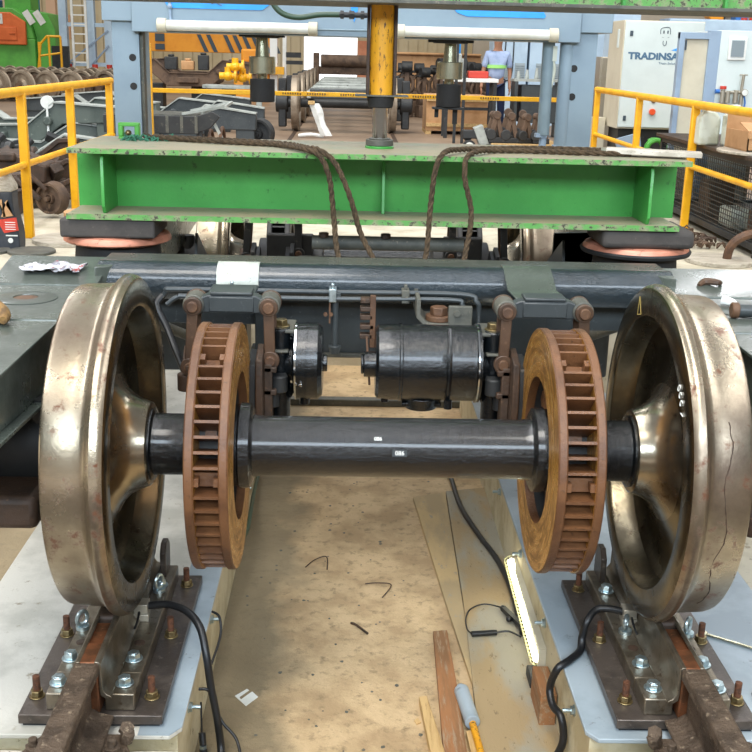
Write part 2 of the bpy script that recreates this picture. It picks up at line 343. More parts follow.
def bed(s, xi, xo):
    side = 'left' if s < 0 else 'right'
    t = thing('test_bench_bed', f'grey painted steel bed plate on a cream concrete wall under the {side} wheel', 'bench bed', (s*1.0, 1.4, -1.0))
    b = MB(); b.prism([(s*xi, -.45), (s*(xi+.03), -.49), (s*xo, -.49), (s*xo, 3.4), (s*xi, 3.4)], 'z', -.715, -.70)
    b.build('bed_plate', 'bedplate_w' if s < 0 else 'bedplate', t, bevel=.003)
    if s < 0:
        b = MB(); b.prism([(-.60, -.45), (-.63, -.49), (-.72, -.49), (-.72, 3.4), (-.60, 3.4)], 'z', -.7003, -.6985); b.build('inner_strip', 'bedplate', t)
    b = MB(); b.box(s*(xi+.012), s*(xo-.03), -.46, 3.4, -1.0, -.716); b.build('wall', 'beamwall', t)
    for y in (-.25, .29, .85, 1.5):
        b = MB(); b.hexa((s*(xi+.012), y, -.765), .015, .012, (-s, 0, 0)); b.cyl((s*(xi+.012), y, -.765), (s*(xi-.025), y, -.765), .0065, n=10)
        b.cyl((s*(xi+.014), y, -.765), (s*(xi+.009), y, -.765), .019, n=16); b.build('anchor_bolt', 'zinc', t)
    return t
bed(-1, .60, 1.39); bed(1, .567, 1.37)
for s in (-1, 1):
    b = MB(); b.box(s*.60, s*1.42, -1.5, -.5, -1.0, -.745)
    bmesh.ops.subdivide_edges(b.bm, edges=b.bm.edges[:], cuts=14, use_grid_fill=True)
    for v in b.bm.verts: v.co += V((random.uniform(-1, 1), random.uniform(-.3, .3), random.uniform(-1, 1)))*.005
    tag(b.build('rail_plinth', 'roughcrete', ang=60), f"rough whitish concrete plinth under the near end of the {'left' if s<0 else 'right'} rail", 'plinth')
# pale concrete strip beyond the right bed
b = MB(); b.box(1.40, 2.29, -1.4, 2.4, -1.0, -.74); struct(b.build('floor', 'paleslab'))

# ---------------------------------------------------------------- rails and load pads
RC = .862
def rail(s, y0, y1, ztop, label):
    hw = .036; w_ = .009; zt = ztop
    P = [(-hw+.006, zt), (hw-.006, zt), (hw, zt-.006), (hw, zt-.032), (w_, zt-.045), (w_, zt-.145), (.035, zt-.16), (.07, zt-.168), (.07, zt-.178),
         (-.07, zt-.178), (-.07, zt-.168), (-.035, zt-.16), (-w_, zt-.145), (-w_, zt-.045), (-hw, zt-.032), (-hw, zt-.006)]
    b = MB(); b.prism([(s*RC+u, v) for u, v in P], 'y', y0, y1)
    return b
for s in (-1, 1):
    nm = 'left' if s < 0 else 'right'
    t = thing('rail', f'old brown rail running towards the viewer from the {nm} wheel', 'rail', (s*RC, -.9, -.70))
    b = rail(s, -1.5, -.455, -.49, ''); b.build('rail_bar', 'rail', t, bevel=.003)
    b = MB(); b.prism([(s*RC-.15, -1.45), (s*RC+.15, -1.45), (s*RC+.15, -.62), (s*RC+.11, -.53), (s*RC-.11, -.53), (s*RC-.15, -.62)], 'z', -.744, -.667)
    b.build('base_plate', 'rail', t, bevel=.004)
    for dx in (-.105, .105):
        for y in (-.64, -.95):
            b = MB(); b.hexa((s*RC+dx, y, -.655), .024, .026); b.cyl((s*RC+dx, y, -.667), (s*RC+dx, y, -.607), .012, n=12)
            b.box(s*RC+dx-.03, s*RC+dx+.03, y-.028, y+.028, -.667, -.655)
            b.build('clamp_bolt', 'rail', t, bevel=.002)
    b = MB(); b.hexa((s*RC-s*.125, -.565, -.665), .02, .035, (.35*-s, -.2, 1)); b.hexa((s*RC-s*.125, -.555, -.64), .022, .02, (.35*-s, -.5, 1)); b.build('clip', 'rail', t, bevel=.002)

def stud(t, x, y):
    b = MB(); b.cyl((x, y, -.66), (x, y, -.592), .0105, n=14); q = b.build('stud', 'studrust', t)
    b = MB(); b.hexa((x, y, -.656), .0195, .018, rot=random.random()); b.cyl((x, y, -.66), (x, y, -.656), .023, n=20); b.build('nut', 'goldnut', q, bevel=.0015)
def zbolt(t, x, y, z=-.61):
    b = MB(); b.hexa((x, y, z+.005), .0205, .018, rot=random.random()); b.cyl((x, y, z), (x, y, z+.005), .027, n=24); b.cyl((x, y, z+.02), (x, y, z+.025), .013, n=16)
    b.build('bolt', 'zinc', t, bevel=.0015)
def eyebolt(t, x, y, z=-.61, rz=0):
    b = MB(); b.cyl((x, y, z), (x, y, z+.012), .021, n=20)
    b.tube([(x+.020*math.cos(a)*math.cos(rz), y+.020*math.cos(a)*math.sin(rz), z+.036+.024*math.sin(a)) for a in [2*PI*k/20 for k in range(20)]], .0065, 8, closed=True)
    b.build('lifting_eye', 'zinc', t)
def loadpad(s):
    nm = 'left' if s < 0 else 'right'
    t = thing('load_pad', f'bolted steel load-measuring pad under the {nm} wheel, with rusty studs and zinc bolts', 'load pad', (s*RC, 0, -.70))
    b = MB(); b.box(s*.655, s*1.065, -.455, .42, -.690, -.66); b.build('base_plate', 'padplate', t, bevel=.003)
    b = MB(); b.box(s*.665, s*1.055, -.445, .41, -.70, -.689); b.build('rubber_mat', 'rubber', t)
    # clamp blocks each side of the measuring rail
    for x0, x1, nme in ((.737, .822, 'inner'), (.905, .99, 'outer')):
        for y0, y1, dz in ((-.43, -.315, .004), (-.312, .40, 0)):
            b = MB(); b.box(s*x0, s*x1, y0, y1, -.66, -.61+dz); b.build('clamp_block', 'blocksteel', t, bevel=.004)
    # folded side plates hugging the rail head
    for sg, xa in ((-1, .828), (1, .896)):
        b = MB(); P = [(xa-sg*.014, -.492), (xa-sg*.004, -.492), (xa+sg*.003, -.499), (xa+sg*.005, -.58), (xa+sg*.016, -.596), (xa+sg*.03, -.6025), (xa+sg*.03, -.6095), (xa+sg*.012, -.6095), (xa-sg*.001, -.60), (xa-sg*.003, -.58), (xa-sg*.003, -.504), (xa-sg*.014, -.499)]
        b.prism([(s*u, v) for u, v in P], 'y', -.448, .40); b.build('side_plate', 'blocksteel', t, bevel=.002)
    b = MB(); b.box(s*(RC-.030), s*(RC+.030), -.449, -.335, -.66, -.494); b.build('rail_stub', 'orangesteel', t, bevel=.007)
    b = MB(); b.box(s*(RC-.032), s*(RC+.032), -.333, -.20, -.66, -.505); b.build('rail_stub', 'orangesteel', t, bevel=.006)
    b = MB(); b.box(s*(RC-.032), s*(RC+.032), -.19, .40, -.66, -.4905)
    b.build('measuring_rail', 'darkrust', t, bevel=.012, seg=3)
    for y in (-.36, -.01, .34):
        stud(t, s*.70, y); stud(t, s*1.035, y)
    for y in (-.375, -.235, .24):
        zbolt(t, s*.775, y, -.606 if y < -.3 else -.61); zbolt(t, s*.965, y, -.606 if y < -.3 else -.61)
    eyebolt(t, s*.972, -.055, rz=.9); eyebolt(t, s*.772, -.045 if s > 0 else .20, rz=1.1)
    for y in (-.14,):
        for x in (.775, .955):
            b = MB(); b.cyl((s*x, y, -.611), (s*x, y, -.6085), .017, n=20); b.cyl((s*x, y, -.61), (s*x, y, -.6075), .012, n=20); b.build('bolt_hole', 'darkrust', t)
    b = MB(); b.box(s*.775, s*.82, .0, .05, -.61, -.555); b.box(s*.77, s*.825, -.01, .01, -.61, -.585); b.build('sensor_block', 'stainless', t, bevel=.002)
    b = MB(); b.tube([(s*.80, -.01, -.575), (s*.80, -.05, -.59), (s*.81, -.09, -.612)], .004, 8, smooth=5); b.build('sensor_wire', 'cable', t)
    # upright eye plate behind the wheel, inboard
    b = MB(); b.prism([(.30, -.61), (.40, -.61), (.40, -.52), (.37, -.49), (.33, -.49), (.30, -.52)], 'x', s*.765, s*.785); b.build('eye_plate', 'padplate', t, bevel=.003)
    return t
loadpad(-1); loadpad(1)

# ================================================================== front wheelset
def wheel_profile():
    return [(.738, .096), (.738, .122), (.742, .129), (.756, .134), (.778, .142), (.803, .157), (.826, .182), (.843, .215), (.856, .25), (.868, .285), (.874, .335), (.868, .375), (.853, .402), (.825, .415), (.788, .421),
            (.780, .424), (.778, .428), (.778, .498), (.782, .509), (.792, .518), (.804, .521), (.814, .520), (.822, .514), (.829, .503), (.835, .497), (.845, .4935), (.87, .4915), (.938, .4885), (.949, .485), (.954, .479),
            (.954, .425), (.948, .42), (.92, .405), (.90, .36), (.893, .30), (.895, .24), (.905, .19), (.925, .15), (.955, .14), (.955, .096)]
def wheelset(name, label, y0, front=True):
    t = thing(name, label, 'wheelset', (0, y0, 0))
    b = MB(); b.lathe([(-1.32, .065), (-1.32, 0.0001), (1.32, .0001), (1.32, .065), (1.1, .065), (1.095, .08), (.96, .085), (.957, .10), (.738, .101), (.733, .096), (.70, .095), (.60, .095), (.59, .1), (.44, .1), (.425, .097), (.40, .0925),
                       (-.40, .0925), (-.425, .097), (-.44, .1), (-.59, .1), (-.60, .095), (-.70, .095), (-.733, .096), (-.738, .101), (-.957, .10), (-.96, .085), (-1.095, .08), (-1.1, .065)], (0, y0, 0), n=72)
    ax = b.build('axle', 'axlepaint', t)
    # dark collar where the axle enters the wheel
    for s in (-1, 1):
        b = MB(); b.lathe([(s*.728, .096), (s*.728, .103), (s*.733, .112), (s*.7375, .112), (s*.7375, .096)], (0, y0, 0), n=60); b.build('seal_ring', 'black', ax)
    if front:
        for tx, ang in ((-.046, .62), (.020, .16)):
            # label plates with stamped numbers on the axle
            a = ang; r = .0935
            n = V((0, -math.cos(a), math.sin(a)))
            if tx > 0:
                b = MB(); p = V((tx, y0, 0))+n*(r-.0008); u = V((1, 0, 0)); b.bar(p-u*.022, p+u*.022, .022, .001, up=n); b.build('number_plate', 'darkgrey', ax)
            o = text_obj('number_marking', '086', .016 if tx < 0 else .019, V((tx, y0, 0))+n*(r+.0002), 'chalk', ax, rot=(PI/2-a, 0, 0), bold=.0001, ext=.0004)
    for s in (-1, 1):
        b = MB(); b.lathe([(s*a, r) for a, r in wheel_profile()], (0, y0, 0), n=160)
        wh = b.build('wheel', 'steel', t, ang=28)
        # web gets its own oiled finish
        wh.data.materials.append(X['steelin']); wh.data.materials.append(X['hub'])
        for p in wh.data.polygons:
            c = p.center; r = math.hypot(c.y, c.z)
            if r < .432 or abs(c.x) < .786: p.material_index = 1
            if r < .20 and abs(c.x) < .85: p.material_index = 2
        if front:
            if s > 0:
                b = MB(); x = .777
                A, B, D = (.195, .455), (.165, .405), (.205, .395)
                for p, q in ((A, B), (A, D), (B, D)): b.bar((x, y0+p[0]-.02, p[1]), (x, y0+q[0]-.02, q[1]), .003, .001, up=(1, 0, 0))
                b.build('triangle_marking', 'chalky', wh)
                b = MB()
                pts = [(-.315, .335), (-.325, .32), (-.335, .325), (-.33, .34), (-.318, .335)]
                x = .8635
                def rp(r, a): return (x-.0005, y0-math.sin(a)*r, math.cos(a)*r)
                for k, (sh) in enumerate((0, 1, 2, 3)):
                    a0 = .80+k*.055
                    if sh == 0: b.tube([(.7765, y0-math.sin(a0+.016*math.cos(q))*(.435+.012*math.sin(q)), math.cos(a0+.016*math.cos(q))*(.435+.012*math.sin(q))) for q in [2*PI*i/12 for i in range(12)]], .0018, 6, closed=True)
                    elif sh < 3: b.tube([(.7765, y0-math.sin(a0+.018*math.cos(q))*(.437+.010*math.sin(q)), math.cos(a0+.018*math.cos(q))*(.437+.010*math.sin(q))) for q in [1.2+4*i/10 for i in range(11)]], .0018, 6)
                    else: b.tube([(.7765, y0-math.sin(a0)*.425, math.cos(a0)*.425), (.7765, y0-math.sin(a0+.03)*.44, math.cos(a0+.03)*.44)], .0018, 6)
                b.build('painted_number', 'chalk', wh)
                b = MB(); rs_ = random.Random(2); P = []
                for k in range(46):
                    a = 1.05+k*.028; P.append((.882+.010*math.sin(k*.35)+rs_.uniform(-.0025, .0025), y0-math.sin(a)*.4907, math.cos(a)*.4907))
                b.tube(P, [.0006+.0016*rs_.random() for _ in P], 5); b.build('scratch_line', 'darkrust', wh)
    # brake discs
    for s, xa, xb in ((-1, .467, .590), (1, .447, .582)):
        R, ri = .379, .228; th = .027
        b = MB(); nv = 54; skip = {k for k in range(nv) if k % 9 == 4}
        for k in range(nv):
            a = 2*PI*k/nv
            if k in skip:
                for dx in (xa+th+.006, xb-th-.006):
                    M_ = Matrix.Translation((s*dx, y0, 0)) @ Matrix.Rotation(a, 4, 'X')
                    b.box(-.008, .008, -.012, .012, R-.06, R-.012, M_)
                M_ = Matrix.Translation((0, y0, 0)) @ Matrix.Rotation(a, 4, 'X'); b.box(s*(xa+th-.001), s*(xb-th+.001), -.02, .02, .25, .335, M_)
                continue
            M_ = Matrix.Translation((0, y0, 0)) @ Matrix.Rotation(a, 4, 'X')
            b.box(s*(xa+th-.001), s*(xb-th+.001), -.0042, .0042, ri+.012, R-.006, M_)
        for k in range(9):      # arms to the hub
            M_ = Matrix.Translation((0, y0, 0)) @ Matrix.Rotation(2*PI*(k+.5)/9, 4, 'X'); b.box(s*(xa+.045), s*(xb-.045), -.022, .022, .12, ri+.03, M_)
        d = b.build('brake_disc', 'castrust' if front else 'bgdark', t, bevel=0)
        for k, (p, q) in enumerate(((xa, xa+th), (xb-th, xb))):
            b = MB(); b.lathe([(s*p, ri), (s*p, R-.004), (s*(p+.004), R), (s*(q-.004), R), (s*q, R-.004), (s*q, ri)], (0, y0, 0), n=120)
            o = b.build('friction_ring', 'castrust' if front else 'bgdark', d)
            o.data.materials.append(X['discface'] if front else X['bgdark'])
            for pl in o.data.polygons:
                r = math.hypot(pl.center.y, pl.center.z)
                if abs(pl.normal.x) > .9: pl.material_index = 1
        b = MB(); b.lathe([(s*(xa+th), ri+.004), (s*(xa+th), ri+.016), (s*(xb-th), ri+.016), (s*(xb-th), ri+.004)], (0, y0, 0), n=72); b.build('gap_shade_band', 'bgdark', d)  # added dark band, paints the shade deep between the vanes; no casting part
        b = MB(); b.lathe([(s*.425, .094), (s*.428, .116), (s*.435, .13), (s*.465, .134), (s*.47, .128), (s*(xb-.01), .128), (s*(xb-.008), .098)], (0, y0, 0), n=72)
        b.build('disc_hub', 'axlepaint', d)
    return t
wheelset('wheelset', 'large front wheelset with black axle, bright steel wheels and two rusty ventilated brake discs', 0)
wheelset('wheelset', 'second wheelset further back, mostly hidden below the green beam', 3.0, False)

# ================================================================== bogie frame
fr = thing('bogie_frame', 'grey-green painted bogie frame with a glossy cross tube behind the front wheelset', 'bogie frame', (0, 1.5, -.1))
for s in (-1, 1):
    P = [(-.75, .20), (-.75, .335), (.67, .338), (.95, .392), (.97, .388), (.99, .16), (1.98, .16), (2.0, .39), (2.4, .34), (3.75, .33), (3.75, .2), (2.35, .10), (2.1, .0), (.9, .0), (.65, .06), (.35, .14), (-.2, .17)]
    b = MB(); b.prism(P, 'x', s*1.06, s*1.40); sb = b.build('side_beam', 'frame', fr, bevel=.004)
    # top and bottom flange plates
    b = MB(); b.prism([(-.76, .335), (.67, .338), (.95, .393), (.955, .402), (.665, .348), (-.76, .345)], 'x', s*1.045, s*1.425); b.build('top_flange', 'frame', sb, bevel=.002)
    b = MB(); b.prism([(-.76, .20), (-.2, .17), (.35, .14), (.65, .06), (.65, .048), (.35, .128), (-.2, .158), (-.76, .188)], 'x', s*1.03, s*1.43); b.build('bottom_flange', 'frame', sb, bevel=.002)
    for yw, zw in ((.15, .3465), (.67, .349)):
        b = MB(); b.tube([(s*1.05, yw, zw), (s*1.42, yw, zw)], .0055, 8); b.build('weld_seam', 'frame', sb)
    b = MB(); b.lathe([(.3455, .040), (.3455, .105), (.350, .105), (.352, .095), (.3525, .042)], (s*1.235, .46, 0), axis='z', n=40); b.build('spring_seat_ring', 'frame', sb)
    b = MB(); b.cyl((s*1.235, .46, .344), (s*1.235, .46, .349), .055, n=32); b.build('seat_opening', 'rust', sb)
    b = MB(); b.box(s*.60, s*1.055, 1.62, 1.86, -.24, .15); b.build('lower_box', 'darkgrey', fr, bevel=.01)
    b = MB(); b.cyl((s*.62, 1.58, -.16), (s*1.0, 1.30, .08), .022, n=14); b.build('tie_rod', 'dust', fr)
    # inclined gussets towards the rear wheels
    b = MB(); b.prism([(.845, .10), (.845, .36), (1.06, .37), (1.06, .10)], 'y', 2.04, 2.055) ; b.build('gusset_plate', 'frame', fr, bevel=.003)
    b = MB(); b.bar((s*.83, 1.7, .33), (s*.86, 2.3, .10), .10, .012, up=(1, 0, 0)); b.build('stiffener', 'darkgrey', fr)
for s in (-1, 1):
    b = MB(); b.prism([(s*1.07, .84), (s*.995, .84), (s*1.03, .78), (s*1.07, .76)], 'z', .30, .40); b.build('tube_gusset', 'frame', fr, bevel=.003)
b = MB(); b.cyl((-1.07, .85, .338), (1.07, .85, .338), .072, n=72); b.build('cross_tube', 'tube', fr)
b = MB(); b.box(-1.07, 1.07, .955, .985, .30, .398); b.box(-1.07, 1.07, .90, 1.05, .392, .402); b.build('cross_tube_backing', 'frame', fr, bevel=.004)
b = MB(); b.box(-1.06, 1.06, .945, .985, .15, .335); b.build('transom_web', 'darkgrey', fr, bevel=.004)
b = MB(); b.box(-.50, .62, .90, .944, .055, .33); b.build('transom_web', 'darkgrey', fr, bevel=.004)
b = MB(); b.box(-.52, .64, .88, 1.02, .04, .056); b.build('transom_flange', 'dust', fr, bevel=.003)
b = MB(); b.lathe([(-.63, .0725), (-.63, .0755), (-.475, .0755), (-.475, .0725)], (0, .85, .338), n=72); b.build('tube_band', 'bandwhite', fr, bevel=.001)
b = MB(); b.cyl((-1.07, 2.15, .08), (1.07, 2.15, .08), .06, n=48); b.build('cross_tube', 'tube', fr)
# centre pivot housing between the tubes
b = MB(); b.prism([(-.47, 1.08), (-.36, 1.35), (.36, 1.35), (.47, 1.08)], 'z', .22, .355); b.build('centre_housing', 'dust', fr, bevel=.02)
b = MB(); b.cyl((-.30, 1.4, .40), (.34, 1.4, .40), .03, n=24); b.build('pivot_beam', 'dust', fr)
for x, y in ((-.25, 1.38), (-.14, 1.12), (-.04, 1.12), (.01, 1.38)):
    b = MB(); b.hexa((x, y, .355 if y < 1.3 else .425), .022, .02); b.box(x-.035, x+.035, y-.02, y+.02, .352, .359) if y < 1.3 else None; b.build('bolt_head', 'darkrust', fr, bevel=.002)

# folded plate over the tube above the right brake disc
def strap(x0, x1):
    b = MB()
    prof = [(.93, .408), (.85, .414), (.79, .395), (.70, .36), (.50, .372), (.50, .366), (.70, .352), (.786, .387), (.85, .406), (.93, .400)]
    b.prism(prof, 'x', x0, x1); return b
b = strap(.435, .615); b.build('folded_bracket', 'frame', fr, bevel=.002)
b = MB(); b.box(-.62, -.46, .46, .60, .365, .38); b.build('caliper_mount', 'darkgrey', fr, bevel=.004)

# pipes along the tube
b = MB(); b.tube([(-.82, .74, .30), (-.80, .73, .325), (-.75, .72, .333), (-.2, .72, .333), (.26, .715, .335), (.325, .70, .31), (.335, .70, .27), (.335, .68, .16)], .009, 10, smooth=6)
tag(b.build('air_pipe', 'darkgrey'), 'upper thin metal pipe running in front of the glossy cross tube', 'pipe', )
b = MB(); b.tube([(-.80, .70, .28), (-.76, .70, .309), (-.70, .70, .312), (-.2, .70, .312), (.22, .695, .318), (.272, .69, .30), (.28, .68, .26), (.28, .62, .20), (.28, .60, .09)], .009, 10, smooth=6)
tag(b.build('air_pipe', 'darkgrey'), 'lower thin metal pipe that bends down to the larger black brake cylinder', 'pipe')
b = MB(); b.tube([(-.82, .74, .305), (-.84, .72, .27), (-.80, .68, .20), (-.76, .62, .13), (-.72, .58, .05)], .013, 10, smooth=6)
tag(b.build('brake_hose', 'cable'), 'black rubber hose drooping from the pipe ends behind the left wheel', 'hose')
for x in (-.565, -.20, .065):
    b = MB(); b.box(x-.014, x+.014, .69, .745, .30, .35); b.box(x-.006, x+.006, .70, .72, .35, .368)
    tag(b.build('pipe_clip', 'zinc' if x < 0 else 'dust', bevel=.003), {-.565: 'metal clip holding the two pipes above the left brake disc', -.20: 'metal clip on the pipes left of the centre, above the hanging rod', .065: 'metal clip on the pipes right of centre, above the larger brake cylinder'}[x], 'pipe clip')
t = thing('valve_bracket', 'grey box bracket with rusty bolt between pipes and larger brake cylinder', 'bracket', (.22, .6, .2))
b = MB(); b.box(.215, .30, .60, .62, .235, .315); b.build('plate', 'dust', t, bevel=.004)
b = MB(); b.prism([(.10, .34), (.10, .27), (.13, .24), (.30, .24), (.30, .25), (.14, .25), (.115, .28), (.115, .34)], 'y', .60, .80); b.build('cradle', 'dust', t, bevel=.003)
b = MB(); b.hexa((.185, .66, .27), .033, .03); b.cyl((.185, .66, .25), (.185, .66, .27), .048, n=24); b.build('bolt', 'rust', t, bevel=.003)
b = MB(); b.cyl((.245, .60, .29), (.245, .588, .29), .011, n=12); b.cyl((.28, .585, .20), (.28, .585, .235), .016, n=16); b.build('fitting', 'dust', t)

t = thing('hanging_rod', 'thin dark vertical rod with fittings hanging behind the axle, left of centre', 'rod', (-.19, .7, .1))
b = MB(); b.cyl((-.19, .72, .33), (-.19, .72, .125), .012, n=12); b.build('rod', 'darkgrey', t)
b = MB(); b.cyl((-.19, .72, .10), (-.19, .72, .132), .017, 0.024, n=16); b.build('end_cap', 'darkgrey', t, bevel=.003)
b = MB(); b.box(-.21, -.17, .70, .74, .30, .335); b.build('top_block', 'darkgrey', t, bevel=.003)
b = MB(); b.box(-.213, -.207, .70, .73, .22, .31); b.hexa((-.205, .70, .255), .008, .01, (0, -1, 0)); b.hexa((-.225, .70, .255), .008, .01, (0, -1, 0)); b.build('cotter', 'rust', t)
t = thing('slack_adjuster_arm', 'rusty flat arm with bolts left of the larger brake cylinder', 'arm', (-.06, .6, .1))
b = MB(); b.bar((-.055, .60, .35), (-.055, .60, .16), .02, .02); b.bar((-.075, .60, .20), (-.062, .56, .03), .03, .008, up=(1, 0, 0)); b.build('arm', 'rust', t, bevel=.002)
b = MB()
for z, w_ in ((.33, .035), (.30, .04), (.27, .045), (.235, .05), (.20, .045)): b.box(-.10, -.10+w_, .59, .63, z-.009, z+.009)
b.build('spacer_stack', 'darkrust', t, bevel=.003)

# ================================================================== brake cylinders
t = thing('brake_cylinder', 'larger glossy black brake cylinder behind the right half of the axle', 'brake cylinder', (.12, .5, .02))
yc, zc = .50, .135
b = MB(); b.lathe([(-.045, .0), (-.045, .118), (-.035, .13), (.0, .1335), (.035, .1335), (.038, .1365), (.045, .1365), (.048, .1335), (.30, .1335), (.305, .138), (.318, .138), (.322, .12), (.325, 0)], (0, yc, zc), n=72, closed=False); b.build('drum', 'black', t)
b = MB(); b.lathe([(.304, .137), (.304, .1395), (.309, .1395), (.309, .137)], (0, yc, zc), n=60); b.build('rim', 'chrome', t)
b = MB(); b.tube([(.205, yc-.06, zc+.135), (.205, yc-.12, zc+.07), (.205, yc-.14, zc), (.205, yc-.12, zc-.08), (.205, yc-.07, zc-.125)], .008, 8, smooth=5); b.cyl((.205, yc-.12, zc-.13), (.205, yc-.12, zc-.10), .014, n=12); b.cyl((.195, yc-.14, zc+.055), (.195, yc-.11, zc+.05), .014, n=12); b.build('strap', 'black', t)
b = MB(); b.cyl((.12, yc, zc-.165), (.12, yc, zc-.12), .055, .07, n=24); b.box(.05, .19, yc-.04, yc+.04, zc-.152, zc-.138); b.build('drain_boss', 'black', t, bevel=.003)
b = MB(); b.cyl((-.085, yc, zc-.01), (-.04, yc, zc-.01), .045, n=24); b.cyl((-.095, yc, zc-.01), (-.085, yc, zc-.01), .035, n=20); b.build('end_boss', 'black', t, bevel=.003)
b = MB(); b.cyl((-.01, yc-.02, zc-.142), (-.01, yc-.02, zc-.125), .014, n=12); b.build('drain_plug', 'black', t, bevel=.003)
t = thing('brake_cylinder', 'smaller narrow black brake drum behind the left half of the axle', 'brake cylinder', (-.28, .5, .02))
b = MB(); b.lathe([(-.33, 0), (-.33, .11), (-.322, .132), (-.285, .1345), (-.284, .1365), (-.28, .1365), (-.279, .1345), (-.245, .1345), (-.23, .12), (-.226, .09), (-.226, 0)], (0, yc, zc-.002), n=72, closed=False); b.build('drum', 'black', t)
b = MB(); b.lathe([(-.324, .133), (-.324, .136), (-.318, .136), (-.318, .133)], (0, yc, zc-.002), n=60); b.build('rim', 'chrome', t)
b = MB(); b.cyl((-.23, yc-.03, zc), (-.212, yc-.03, zc), .03, n=20); b.build('boss', 'black', t, bevel=.003)
b = MB(); b.cyl((-.29, yc-.03, zc-.15), (-.29, yc-.03, zc-.12), .018, n=14); b.build('drain_plug', 'black', t, bevel=.003)
b = MB(); b.sph((-.318, yc-.12, zc-.05), .008, 8); b.sph((-.30, yc-.13, zc-.052), .007, 8); b.build('screw', 'chrome', t)

# ================================================================== brake calipers
def caliper(s, xc, y0, front=True):
    nm = 'left' if s < 0 else 'right'
    lab = (f'rusty link-type brake caliper hanging over the {nm} brake disc of the front wheelset' if front else f'dark brake caliper of the rear wheelset on the {nm}, seen below the green beam')
    t = thing('brake_caliper', lab, 'brake caliper', (s*xc, y0, .1), None)
    y = y0; zl = .35
    hw = .126 if s < 0 else .130
    b = MB(); b.prism([(s*xc-hw+.02, zl-.026), (s*xc+hw-.02, zl-.026), (s*xc+hw-.02, zl+.022), (s*xc+hw-.045, zl+.034), (s*xc-hw+.045, zl+.034), (s*xc-hw+.02, zl+.022)], 'y', y-.025, y+.03)
    b.box(s*xc-.075, s*xc+.075, y-.030, y-.02, zl-.022, zl+.030)
    b.box(s*xc-.07, s*xc+.07, y-.03, y+.06, zl+.034, zl+.046); b.build('yoke', 'darkgrey', t, bevel=.004)
    for sg in (-1, 1):
        px = s*xc+sg*hw
        b = MB(); b.cyl((px, y-.035, zl), (px, y+.06, zl), .036, n=28); b.build('yoke_eye', 'dust', t, bevel=.004)
        inner = (sg*s < 0)
        ex = px + (-sg*.0) + (s*-.0)
        lx, lz = (px+sg*.004, .168) if inner else (px+sg*.014, .14)
        b = MB(); b.bar((px, y-.045, zl), (lx, y-.045, lz), .036, .014, up=(0, 1, 0)); b.cyl((px, y-.054, zl), (px, y-.036, zl), .031, n=28); b.cyl((lx, y-.054, lz), (lx, y-.036, lz), .032, n=28)
        lk = b.build('link', 'linkrust' if front else 'bgdark', t, bevel=.003)
        b = MB(); b.bar((px, y+.055, zl), (lx, y+.055, lz), .036, .014, up=(0, 1, 0)); b.cyl((px, y+.046, zl), (px, y+.064, zl), .038, n=28); b.build('link', 'linkrust', t, bevel=.003)
        b = MB(); b.cyl((px, y-.068, zl), (px, y-.05, zl), .019, n=20); b.build('pin', 'rust', lk, bevel=.003)
        b = MB(); b.cyl((lx, y-.068, lz), (lx, y-.05, lz), .018, n=20); b.cyl((lx, y-.05, lz), (lx, y+.06, lz), .014, n=14); b.build('pin', 'rust', lk, bevel=.003)
        # pad holder and pad pressed against the disc face
        hx = s*xc+sg*.098
        b = MB(); b.prism([(y-.13, .19), (y-.15, .05), (y-.12, -.10), (y-.02, -.12), (y+.05, -.05), (y+.05, .14), (y-.02, .22)], 'x', hx-sg*.010, hx+sg*.012); b.build('pad_holder', 'darkrust' if front else 'bgdark', t, bevel=.004)
        b = MB(); b.box(hx+sg*.012, hx+sg*.04, y-.07, y-.01, -.09, .16); b.box(hx+sg*.012, hx+sg*.055, y-.07, y+.03, .05, .07); b.box(hx+sg*.012, hx+sg*.055, y-.07, y+.03, .13, .15)
        b.build('holder_rib', 'darkrust', t, bevel=.004)
        b = MB(); b.prism([(y-.12, .17), (y-.14, .05), (y-.11, -.09), (y-.02, -.11), (y+.04, -.05), (y+.04, .13), (y-.02, .2)], 'x', hx-sg*.033, hx-sg*.011); b.build('brake_pad', 'bgdark', t, bevel=.003)
        b = MB(); b.bar((hx+sg*.055, y-.02, .08), (hx+sg*.075, y+.22, .13), .05, .035, up=(0, 0, 1)); b.cyl((hx+sg*.06, y-.02, .11), (hx+sg*.06, y-.02, .05), .03, n=20)
        b.build('lever', 'bgdark' if inner else 'darkrust', t, bevel=.005)
    return t
for a in ((-1, .534), (1, .520)):
    caliper(a[0], a[1], .42)
    caliper(a[0], a[1], 2.45, False)
